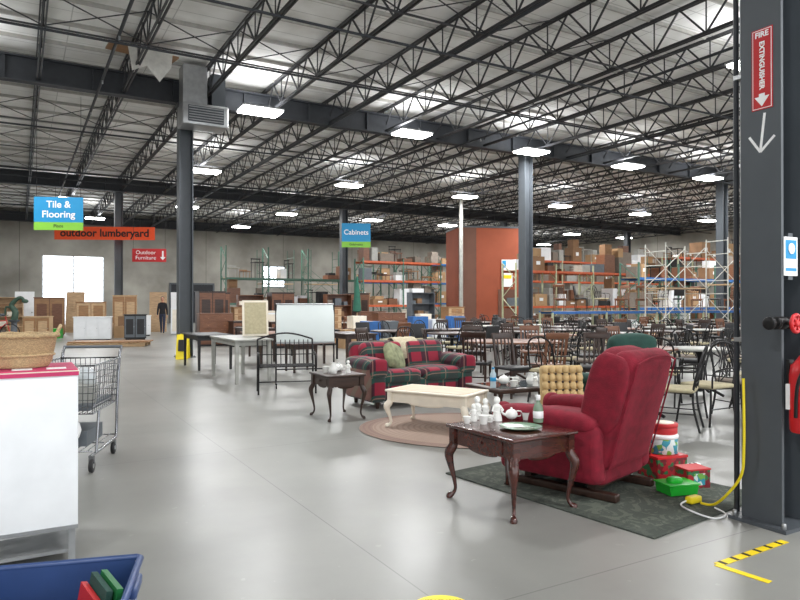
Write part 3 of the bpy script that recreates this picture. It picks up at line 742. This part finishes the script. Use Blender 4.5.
def round_table(name,top,leg,r=.55,h=.75,sx=1):
    b=B(); b.lathe([(.1,h-.035),(r-.02,h-.035),(r,h-.028),(r,h-.008),(r-.012,h),(.1,h)],(0,0,0),top,40,sx=sx)
    b.lathe([(.02,.06),(.05,.07),(.035,.2),(.05,.4),(.035,.6),(.1,h-.03)],(0,0,0),leg,16)
    for i in range(4):
        a=i*math.pi/2+.78; b.tube(spline([(0,0,.16),(.2*math.cos(a),.2*math.sin(a),.1),(.36*math.cos(a),.36*math.sin(a),.025)]),.022,leg,8)
    return b.obj(name,0,0,0)
proto={}
def place(kind,x,y,rz):
    if kind not in proto:
        o={'metal':lambda:metal_chair(),'metal2':lambda:metal_chair('metal_side_chair',False,TAUPE),'wood':lambda:wood_chair(),'wood2':lambda:wood_chair('dark_dining_chair',DWOOD,BLKP),'pad':bar_chair,
           'rt':lambda:round_table('pedestal_table',BWOOD,BLK),'rtw':lambda:round_table('cafe_table',GREYL,BLK,.45),'rtd':lambda:round_table('round_dining_table',DWOOD,BLK,.6),
           'dt':lambda:desk('dining_table',0,0,0,1.5,.85,.75,DWOOD,BLK),'dtw':lambda:desk('laminate_table',0,0,0,1.4,.75,.75,GREYL,BLK,.04)}[kind]()
        proto[kind]=o; o.location=(x,y,0); o.rotation_euler=(0,0,R(rz)); return o
    return inst(proto[kind],x,y,0,rz)
tabs=[(2.1,12.3,.95)]; chs=[]
place('metal',3.72,8.0,-62); chs.append((3.72,8.0))
o=round_table('oval_dining_table',BWOOD,DWOOD,.68,.75,1.32); o.location=(2.1,12.3,0)
for a in [('metal',2.2,9.75,140),('metal2',3.0,9.3,-160),('wood2',3.05,10.3,-20),('wood',2.4,10.7,200),('metal',4.85,9.1,60),('metal',3.75,9.45,150),
          ('wood',5.55,10.0,80),('metal2',4.2,11.4,10),('wood2',1.3,11.1,160),('wood2',3.6,12.6,-80),('wood',2.7,13.5,0),('wood2',1.5,13.5,0),('wood2',.7,12.1,95),
          ('metal',5.9,11.4,-30),('metal2',5.2,12.3,190),('metal',6.6,10.6,100),('metal2',4.35,8.45,20),('wood2',5.3,8.4,-120),('metal',6.1,9.3,45),('metal2',3.25,11.4,170),('wood',4.45,13.2,30),('metal',.2,13.2,20),('wood2',-.5,12.4,60),
          ('metal',3.2,7.65,-120),('metal2',4.75,7.6,-40),('wood2',1.75,10.2,30),('metal',2.95,11.9,60),('pad',5.0,11.3,70),('metal2',6.3,12.2,20),('pad',7.0,11.6,-60),('metal',5.55,12.9,150)]:
    place(*a); chs.append((a[1],a[2]))
for a in [('rtw',3.05,8.5,0),('rtw',4.7,10.35,0),('rt',3.85,10.5,0)]: place(*a); tabs.append((a[1],a[2],.6))
random.seed(11)
cols=[UV(15.7,18.2),UV(27,18.2),UV(15.9,33.9),UV(27.4,33.9)]
for c in cols: tabs.append((c[0],c[1],.55))
SA=R(22)
SX,SY=5.5,23.8
for i in range(14): tabs.append((SX+.95*i*math.cos(SA)-.4*math.sin(SA),SY+.95*i*math.sin(SA)+.4*math.cos(SA),.6))
for i in range(16): tabs.append((10.2+.8*i*C30-.25,28.2+.8*i*S30+.43,.6))
scf=[(9.4,23.7,22,1.9,1.0,3.6),(12.2,24.9,22,1.9,1.0,3.9),(14.9,26.0,22,1.9,1.0,4.0)]
for s_ in scf:
    for t_ in (.3,1.0,1.7): tabs.append((s_[0]+t_*math.cos(SA)-.2,s_[1]+t_*math.sin(SA)+.5,.6))
for p in [(-.9,19.9),(-.3,20.1),(.6,22.2),(1.3,22.4),(2.0,22.6),(-1.4,21.4),(-.4,23.9),(.9,25.6),(2.1,26.4),(-.3,25.9),(.9,28.4),(2.3,28.6),(-1.2,15.4),(-2.3,17.6)]: tabs.append((p[0],p[1],.75))
def tfree(x,y,r): return all((x-a)**2+(y-b_)**2>(r+c)**2 for a,b_,c in tabs)
def cfree(x,y,r): return all((x-a)**2+(y-b_)**2>r*r for a,b_ in chs)
tn=[]
for rowi in range(10):
    v=11.2+rowi*1.8
    for k in range(14):
        u=4.6+k*1.9+(.5 if rowi%2 else 0)
        x,y=UV(u,v); px=400+660*x/y
        if y<13.4 or y>29.5 or px<335 or px>815: continue
        x+=random.uniform(-.1,.1); y+=random.uniform(-.1,.1)
        if not tfree(x,y,.72) or not cfree(x,y,.85): continue
        kind=random.choice(['rtd','rtw','dt','dt','rt','dtw','rtd'])
        place(kind,x,y,30 if kind[0]=='d' else 0)
        tabs.append((x,y,.32)); tn.append((x,y))
for x,y in tn:
    for s_ in (-1,1):
        for q in (-.36,.36):
            dx,dy=UV(q,s_*.8); cx,cy=x+dx,y+dy
            if cfree(cx,cy,.56) and tfree(cx,cy,.38):
                place(random.choice(['metal','metal2','wood2','pad','pad','metal2','wood']),cx,cy,30+(0 if s_>0 else 180)+random.uniform(-20,20)); chs.append((cx,cy))

# ---------------- left / centre desks
desk('grey_work_table',-3.05,12.6,30,.72,1.75,.8,GREYL,GREYL,.07)
desk('black_desk',-4.35,14.9,30,.8,1.5,.76,BLKP,BLKP,.06)
desk('brown_desk',-3.1,15.5,30,.9,1.5,.76,BWOOD,DWOOD,.07)
desk('black_desk',-2.3,17.6,30,.8,1.6,.76,BLKP,BLK,.05)
desk('brown_desk',-4.1,18.6,30,.8,1.4,.76,DWOOD,DWOOD,.06)
desk('side_table',-2.1,14.0,30,.6,.6,.6,DWOOD,DWOOD,.05)
desk('brown_desk',-1.2,15.4,30,.8,1.4,.76,DWOOD,DWOOD,.06)
b=B(); b.rbox((0,0,1.1),(1.0,.03,.66),.008,FROST,(-6,0,0)); b.box((0,0,.76),(1.02,.06,.03),GALV)
for s_ in (-1,1):
    b.tube([(s_*.5,.02,.1),(s_*.5,.02,1.42)],.015,BLK,8); b.tube([(s_*.5,-.3,.08),(s_*.5,.3,.08)],.015,BLK,8)
    for t_ in (-.28,.28): b.cyl((s_*.5,t_,.035),.035,.02,BLKP,14,(0,90,0)); 
b.tube([(-.5,.02,.3),(.5,.02,.3)],.012,BLK,8); b.tube([(-.5,.02,1.43),(.5,.02,1.43)],.012,GALV,8)
b.obj('rolling_whiteboard',-1.65,11.5,0,12)
b=B()
for s_ in (-1,1):
    b.tube(spline([(s_*.45,-.22,0),(s_*.45,-.2,.25),(s_*.45,-.24,.45),(s_*.45,-.2,.62),(s_*.45,.1,.64),(s_*.45,.22,.6)],4),.015,BLK,8)
    b.tube(spline([(s_*.45,.28,0),(s_*.45,.2,.3),(s_*.45,.2,.45),(s_*.45,.3,.85)],4),.015,BLK,8)
for i in range(7): b.tube([(-.45,-.22+.07*i,.44),(.45,-.22+.07*i,.44)],.011,BLK,6)
for i in range(13): 
    xx=-.45+i/12*.9; b.tube([(xx,.2,.45),(xx,.29,.84)],.008,BLK,6)
b.tube(spline([(-.45,.3,.85),(-.22,.31,.92),(0,.31,.95),(.22,.31,.92),(.45,.3,.85)],4),.014,BLK,8); b.tube([(-.45,.25,.6),(.45,.25,.6)],.009,BLK,6); b.tube([(-.45,-.2,.2),(.45,-.2,.2)],.01,BLK,6)
b.obj('wrought_iron_bench',-1.84,10.7,0,14)
b=B(); b.box((0,0,.35),(.5,.04,.7),CREAM,(-8,0,0)); b.box((0,-.02,.35),(.42,.03,.62),BEIGE,(-8,0,0)); b.obj('framed_board',-2.85,13.0,.802,20)
b=B()
for s_ in (-1,1):
    b.box((0,s_*.12,.32),(.3,.015,.66),YEL,(s_*18,0,0),taper=1.0); b.box((0,s_*.145,.36),(.2,.006,.3),BTXT,(s_*18,0,0))
b.box((0,0,.635),(.14,.05,.03),YEL); b.obj('wet_floor_sign',-5.62,17.1,.0,10)

# ---------------- background clutter, left
def boxes(name,x,y,rz,lst,z=0):
    b=B()
    for c,sz,m in lst:
        b.box(c,sz,m); b.box((c[0],c[1],c[2]+sz[2]/2+.001),(sz[0]*.12,sz[1],.002),CREAM)
    return b.obj(name,x,y,z,rz)
b=B()
for i in range(3): b.box((0,-.5+.5*i,.06),(2.4,.09,.1),LWOOD)
for i in range(9): b.box((-1.12+.28*i,0,.125),(.2,1.15,.02),LWOOD)
for i in range(5): b.box((.05,-.4+.2*i,.16),(2.5,.16,.04),OAK)
b.obj('lumber_pallet',-9.75,22.2,0,10)
cabinet('kitchen_base_cabinet',-11.9,25.6,18,1.3,.6,.92,WHITE,WHITE,3)
cabinet('dark_cabinet',-10.5,26.2,20,.8,.6,1.0,BLKP,SLATE,2)
cabinet('oak_cabinet',-12.9,27.6,20,1.1,.5,1.5,OAK,LWOOD,2,2)
cabinet('oak_cabinet',-13.6,24.8,15,.9,.55,.95,LWOOD,OAK,2)
cabinet('tall_wardrobe',-15.6,29.4,25,1.2,.5,1.7,BWOOD,OAK,2)
bookcase('bookcase',-17.0,28.8,25,1.0,.4,1.7,LWOOD)
cabinet('white_appliance',-11.4,29.2,20,.7,.65,.9,WHITE,WHITE,1)
cabinet('pine_wardrobe',-12.5,30.0,20,1.0,.6,1.8,LWOOD,OAK,2)
boxes('storage_boxes',-11.6,27.6,15,[((0,0,.25),(.6,.5,.5),CARD),((.1,0,.7),(.5,.4,.4),CARD2),((-.7,.1,.3),(.6,.5,.6),LWOOD)])
for i,(x,y,m) in enumerate([(-12.1,33.0,LWOOD),(-11.2,33.6,WHITE),(-15.9,32.2,LWOOD),(-17.9,31.4,WHITE),(-10.2,35.0,WHITE)]):
    b=B(); b.box((0,.18,1.0),(.82,.045,2.02),m,(-10,0,0))
    for dx in (-.18,.18):
        for zz in (.55,1.4): b.box((dx,.155+(zz-1)*.17,zz),(.28,.02,.6),m,(-10,0,0))
    b.ell((.33,.13,1.0),(.03,.03,.03),GALV,nu=8,nv=6); b.obj('salvaged_door',x,y,0,random.uniform(10,40))
boxes('storage_boxes',-14.9,27.0,10,[((0,0,.2),(.6,.4,.4),RKB),((.7,.1,.2),(.5,.4,.4),GRN),((-.7,0,.25),(.6,.5,.5),CARD),((.05,0,.55),(.4,.4,.3),SLATE)])
b=B(); b.lathe([(.05,0),(.25,0),(.22,.12),(.12,.2),(.1,.7),(.18,.75),(.2,.8),(.05,.8)],(0,0,0),SLATE,16)
VG=mat('verdigris',(60,84,70),.6)
b.tube(spline([(0,0,.8),(.05,0,1.1),(-.1,0,1.35),(.05,0,1.55),(.25,0,1.66),(.4,0,1.55)],5),[.13-.0035*i for i in range(26)],VG,10)
b.ell((.42,0,1.52),(.13,.08,.08),VG); b.tube(spline([(-.05,0,1.2),(-.3,0,1.3),(-.34,0,1.0)]),.035,VG,8)
b.obj('garden_statue',-14.85,25.4,0,0)
b=B()
for xx in (-.5,.5):
    b.tube([(xx+.33*math.cos(i*.2618),0,.34+.33*math.sin(i*.2618)) for i in range(24)],.018,BLKP,8,True)
    for i in range(8): b.tube([(xx,0,.34),(xx+.33*math.cos(i*.785),0,.34+.33*math.sin(i*.785))],.003,CHROME,4)
for a,c in [((-.5,.34),(-.1,.3)),((-.5,.34),(-.2,.75)),((-.1,.3),(-.22,.85)),((-.2,.75),(.35,.8)),((-.1,.3),(.38,.7)),((.5,.34),(.34,.95))]: b.tube([(a[0],0,a[1]),(c[0],0,c[1])],.016,REDP,8)
b.tube([(.34,-.28,1.0),(.36,0,.97),(.34,.28,1.0)],.013,BLK,8); b.ell((-.23,0,.9),(.13,.07,.035),BLKP); b.obj('bicycle',-14.9,24.3,0,10)
b=B(); b.box((0,.12,.65),(.75,.03,1.2),WHITE,(-8,0,0)); b.box((0,.1,.65),(.62,.03,1.0),CREAM,(-8,0,0)); b.box((0,.4,.01),(.7,.5,.02),GALV); b.obj('display_board',-10.1,30.2,0,15)

# ---------------- background clutter, centre (behind desks)
random.seed(21)
items=[(-6.3,22.5,'drs'),(-5.1,22.2,'cab'),(-7.3,25.4,'ward'),(-6.0,25.2,'drs2'),(-4.7,24.9,'cab2'),(-3.4,24.5,'drs'),(-3.7,21.4,'cab'),(-2.5,22.9,'drs2'),(-7.9,28.4,'ward'),(-6.5,28.6,'book'),(-5.1,28.2,'ward'),(-3.7,27.8,'box'),
 (-2.5,26.4,'book'),(-1.2,27.5,'drs'),(-.3,25.9,'cab'),(.9,28.4,'book2'),(2.3,28.6,'box'),(.6,30.2,'cab2'),(-2.0,30.2,'ward'),(-8.9,31.0,'box'),(-1.4,21.4,'box'),(-4.5,30.2,'cab2'),(-7.1,31.0,'drs2'),(-.4,23.9,'drs'),(.9,25.6,'box'),(2.1,26.4,'drs2')]
for x,y,k in items:
    rz=30+random.uniform(-6,6)
    if k=='drs': cabinet('dresser',x,y,rz,1.1,.5,1.1,BWOOD,BWOOD,2,4,knob=OAK)
    elif k=='drs2': cabinet('chest_of_drawers',x,y,rz,.8,.5,1.3,OAK,LWOOD,1,5)
    elif k=='cab': cabinet('sideboard',x,y,rz,1.2,.5,.85,DWOOD,BWOOD,3)
    elif k=='cab2': cabinet('painted_cabinet',x,y,rz,.9,.5,1.15,CREAM,WHITE,2,2)
    elif k=='book': bookcase('bookcase',x,y,rz,1.1,.35,1.8,BWOOD)
    elif k=='book2': bookcase('metal_shelf_unit',x,y,rz,1.2,.4,1.9,SLATE)
    elif k=='ward': cabinet('tall_wardrobe',x,y,rz,1.0,.6,1.9,DWOOD,BWOOD,2)
    else: boxes('storage_boxes',x,y,rz,[((-.3,0,.3),(.6,.5,.6),CARD),((.35,0,.25),(.6,.5,.5),CARD2),((0,0,.83),(.5,.4,.4),CREAM)])
b=B(); b.rbox((0,.1,.75),(1.4,.22,1.5),.07,mat('mattress_ticking',(196,200,206),.9,0,.1,10),(-6,0,0)); b.obj('upright_mattress',-5.9,30.4,0,25)
boxes('recycling_bins',-.9,19.9,20,[((0,0,.45),(.5,.5,.9),RKB),((.6,.05,.45),(.5,.5,.9),SLATE)])
boxes('recycling_bins',.6,22.2,20,[((0,0,.5),(.55,.5,1.0),RKB),((.7,.05,.45),(.5,.5,.9),WHITE),((1.4,.05,.5),(.5,.5,1.0),RKB)])
b=B(); b.cyl((0,0,.04),.25,.08,BLKP,20); b.tube([(0,0,.05),(0,0,2.5)],.022,LWOOD,8); b.lathe([(.03,1.1),(.16,1.15),(.12,1.7),(.05,2.35),(.02,2.45)],(0,0,0),mat('umbrella_canvas',(40,96,78),.8),14); b.obj('patio_umbrella',-1.6,24.6,0,0)

# ---------------- racks
def rack(name,x,y,rz,bays,bw,d,h,levels,cu,cb,z=0,fill=.8,maxh=.7):
    e=empty(name,x,y,z,rz)
    b=B()
    for i in range(bays+1):
        xx=i*bw
        for s_ in (0,d): b.box((xx,s_,h/2),(.07,.06,h),cu); b.box((xx,s_,.01),(.12,.12,.02),cu)
        n=int(h/.7)
        for k in range(n):
            b.beam((xx,0 if k%2 else d,h*k/n+.05),(xx,d if k%2 else 0,h*(k+1)/n),.03,.03,cu)
    for i in range(bays):
        for L in levels:
            for s_ in (0,d): b.box((i*bw+bw/2,s_,L),(bw,.045,.11),cb)
            b.box((i*bw+bw/2,d/2,L+.045),(bw-.08,d-.06,.02),LWOOD)
    b.obj('frame',parent=e)
    g=B(); cs=[CARD,CARD,CARD2,SLATE,WHITE,BWOOD,TAUPE,TAUPE,CARD2,BLKP,GREYL]
    for L in [0-.055]+list(levels):
        xx=.1
        while xx<bays*bw-.5:
            w=random.uniform(.3,.95)
            if random.random()<fill:
                hh=random.uniform(.2,maxh); m=random.choice(cs); dd=d*random.uniform(.5,.85)
                if random.random()<.3:
                    fr=random.choice([BWOOD,BLK,GREYL,OAK])
                    for q in (.08,w-.1):
                        g.beam((xx+q,.15,L+.06),(xx+q,.15,L+.06+hh),.03,.03,fr); g.beam((xx+q,d-.15,L+.06),(xx+q,d-.15,L+.06+hh*1.3),.03,.03,fr)
                    g.box((xx+w/2,d/2,L+.06+hh),(w-.08,d*.75,.04),fr); g.box((xx+w/2,d-.15,L+.06+hh*1.25),(w-.08,.03,.06),fr)
                else:
                    g.box((xx+w/2,d/2,L+.055+hh/2+.002),(w-.04,dd,hh),m)
                    if m in (CARD,CARD2): g.box((xx+w/2,d/2,L+.06+hh),(.06,dd*1.002,.004),CREAM); g.box((xx+w/2,d/2-dd/2-.002,L+.055+hh*.55),(w*.3,.004,hh*.25),WHITE)
                    if random.random()<.35: g.box((xx+w/2,d/2,L+.055+hh*1.3),(w*.6,dd*.7,hh*.56),random.choice(cs))
            xx+=w+random.uniform(0,.15)
    g.obj('stored_goods',parent=e)
random.seed(4)
rack('pallet_rack',5.6,31.9,30,5,2.6,1.0,3.4,(1.25,3.0),RKY,RKO,maxh=1.0,fill=.93)
rack('pallet_rack',10.2,28.2,30,4,2.6,1.0,3.2,(1.2,2.5),RKG,RKB,maxh=.8,fill=.85)
rack('pallet_rack',15.0,35.6,30,5,2.6,1.0,4.0,(1.4,2.8,3.9),RKY,RKO,maxh=1.0,fill=.95)
rack('pallet_rack',-1.9,34.2,30,2,2.4,1.0,3.8,(1.3,2.6,3.6),RKG,RKO,maxh=.9,fill=.9)
rack('pallet_rack',-9.5,36.0,30,4,2.4,1.0,4.6,(1.4,2.8),RKG,RKG,maxh=.9,fill=.75)
rack('pallet_rack',8.2,41.2,30,6,2.6,1.0,4.2,(1.4,2.8,4.1),RKY,RKO,maxh=1.0,fill=.95)
rack('pallet_rack',-2.5,42.6,30,3,2.6,1.0,4.2,(1.4,2.8,4.1),RKG,RKB,maxh=.9,fill=.9)
be=empty('blue_display_staging',SX,SY,0,22)
b=B()
for i in range(6):
    for s_ in (0,.8): b.box((i*2.4,s_,.55),(.06,.06,1.1),RKY)
for s_ in (0,.8): b.box((6,s_,1.1),(12.06,.05,.1),RKB)
b.box((6,.4,1.14),(12,.78,.02),LWOOD)
b.obj('platform',parent=be)
random.seed(8)
for i in range(12):
    k=random.choice(['metal','wood','metal2','pad']); inst(proto[k],.6+i*.95,.38,1.152,random.uniform(0,360),name='displayed_chair',parent=be)
def scaffold(x,y,rz,w,d,h,m):
    b=B()
    for i in (0,w):
        for j in (0,d): b.tube([(i,j,0),(i,j,h)],.022,m,6)
        z=.3
        while z<h: b.tube([(i,0,z),(i,d,z)],.016,m,6); z+=.5
    for k in range(int(h/1.8)):
        z=.2+k*1.8
        for j in (0,d): b.tube([(0,j,z),(w,j,z+1.5)],.013,m,6); b.tube([(0,j,z+1.5),(w,j,z)],.013,m,6)
    b.box((w/2,d/2,h*.55),(w,d,.04),LWOOD); b.obj('scaffold_tower',x,y,0,rz)
for s_ in scf: scaffold(s_[0],s_[1]-.35,s_[2],s_[3],s_[4],s_[5],SCW)
scaffold(19.2,31.5,30,1.8,1.2,4.2,RKY); scaffold(13.2,32.6,30,1.8,1.2,3.8,RKG); scaffold(-8.4,40.5,30,2,1.2,4.8,RKG); scaffold(-5.6,41.5,30,2,1.2,4.8,RKG); scaffold(1.0,38.4,30,1.5,1.2,4.2,RKG)
b=B(); b.box((0,0,2.8),(4.0,3.0,5.6),BRN); b.box((-1.5,-1.52,2.8),(1.0,.04,5.6),BRN2); b.box((0,0,5.65),(4.1,3.1,.1),STEEL)
b.box((.75,-1.53,1.1),(1.0,.05,2.2),BRN2); b.box((1.1,-1.56,1.05),(.05,.04,.12),GALV)
o=b.obj('rust_painted_room',4.95,38.0,0,9)
b=B(); b.box((0,0,0),(.62,.02,1.5),WTXT); b.box((0,-.008,.5),(.56,.02,.4),BLUE); b.box((0,-.008,-.2),(.5,.02,.2),YEL); b.box((0,-.008,.1),(.5,.02,.12),SRED); b.obj('wall_poster',.75,-1.56,3.1,parent=o)
b=B(); b.tube([(0,0,0),(0,0,6.8)],.1,GREYL,14); b.cyl((0,0,.1),.2,.2,STEEL,14); b.obj('downspout_pipe',3.1,33.5,0)

# ---------------- person walking away, far aisle
pe=empty('person',-11.3,31.4,0,15)
def skin_body():
    vs=[((0,0,.95),(.15,.1)),((0,0,1.12),(.13,.09)),((0,0,1.3),(.16,.1)),((0,0,1.42),(.1,.08)),((0,-.01,1.5),(.05,.05)),((0,-.015,1.56),(.045,.05))]
    e=[(0,1),(1,2),(2,3),(3,4),(4,5)]
    for s_,st in ((-1,.2),(1,-.18)):
        k=len(vs)
        vs+= [((s_*.08,0,.88),(.09,.09)),((s_*.075,st*.5,.5),(.06,.065)),((s_*.07,st,.1),(.04,.042)),((s_*.07,st-.12,.05),(.04,.03))]
        e+=[(0,k),(k,k+1),(k+1,k+2),(k+2,k+3)]
        k=len(vs)
        vs+= [((s_*.15,0,1.39),(.065,.065)),((s_*.2,-st*.3,1.1),(.05,.05)),((s_*.205,-st*.9,.88),(.036,.036))]
        e+=[(3,k),(k,k+1),(k+1,k+2)]
    me=bpy.data.meshes.new('body'); me.from_pydata([v[0] for v in vs],e,[]); o=bpy.data.objects.new('body',me); bpy.context.scene.collection.objects.link(o)
    sk=o.modifiers.new('skin','SKIN'); 
    for i,v in enumerate(vs): me.skin_vertices[0].data[i].radius=v[1]
    me.skin_vertices[0].data[0].use_root=True
    sb=o.modifiers.new('sub','SUBSURF'); sb.levels=2; sb.render_levels=2
    m=mat('clothes',(40,42,52),.9); x=NT(m); bs=m.node_tree.nodes['Principled BSDF']; tc=x.n('ShaderNodeTexCoord'); sp=x.n('ShaderNodeSeparateXYZ'); x.l(tc.outputs['Object'],sp.inputs[0])
    c=x.mix(x.math('GREATER_THAN',sp.outputs[2],.93),lin((46,54,74)),lin((34,34,38))); c=x.mix(x.math('GREATER_THAN',sp.outputs[2],1.48),c,lin((196,144,116))); c=x.mix(x.math('LESS_THAN',sp.outputs[2],.09),c,lin((20,20,20)))
    x.l(c,bs.inputs['Base Color']); me.materials.append(m); o.parent=pe
skin_body()
b=B(); b.ell((0,-.01,1.64),(.078,.095,.115),SKIN); b.ell((0,.015,1.665),(.085,.095,.105),mat('dark_hair',(38,28,24),.8)); b.ell((0,-.11,1.63),(.012,.018,.02),SKIN,nu=8,nv=6)
for s_ in (-1,1): b.ell((s_*.08,0,1.63),(.012,.02,.03),SKIN,nu=8,nv=6); b.ell((s_*.03,-.095,1.65),(.01,.008,.007),BTXT,nu=8,nv=6)
b.ell((0,-.1,1.585),(.022,.008,.006),SRED,nu=8,nv=6); b.obj('head',parent=pe)
for s_,st in ((-1,.2),(1,-.18)):
    b=B(); y0=-st*.95; b.ell((s_*.207,y0,.82),(.02,.042,.05),SKIN,.8,.8)
    for i,l in enumerate((.065,.075,.072,.055)):
        yy=y0-.03+.02*i; b.tube([(s_*.207,yy,.79),(s_*.205,yy,.79-l*.5),(s_*.195,yy,.79-l)],.008,SKIN,6)
    b.tube([(s_*.205,y0-.035,.84),(s_*.2,y0-.06,.81),(s_*.195,y0-.065,.775)],.009,SKIN,6); b.obj('hand',parent=pe)

# ------------------------------------------------------------ world, camera
w=bpy.data.worlds.new('World'); bpy.context.scene.world=w; w.use_nodes=True
w.node_tree.nodes['Background'].inputs[0].default_value=(.94,.97,1,1); w.node_tree.nodes['Background'].inputs[1].default_value=2.2
cd=bpy.data.cameras.new('Camera'); cd.sensor_width=36; cd.lens=36*660/800; cd.clip_end=300
co=bpy.data.objects.new('Camera',cd); bpy.context.scene.collection.objects.link(co); co.location=(0,0,1.45); co.rotation_euler=(R(90.26),0,0)
bpy.context.scene.camera=co
sc=bpy.context.scene
sc.view_settings.view_transform='Standard'; sc.view_settings.look='None'; sc.view_settings.exposure=0
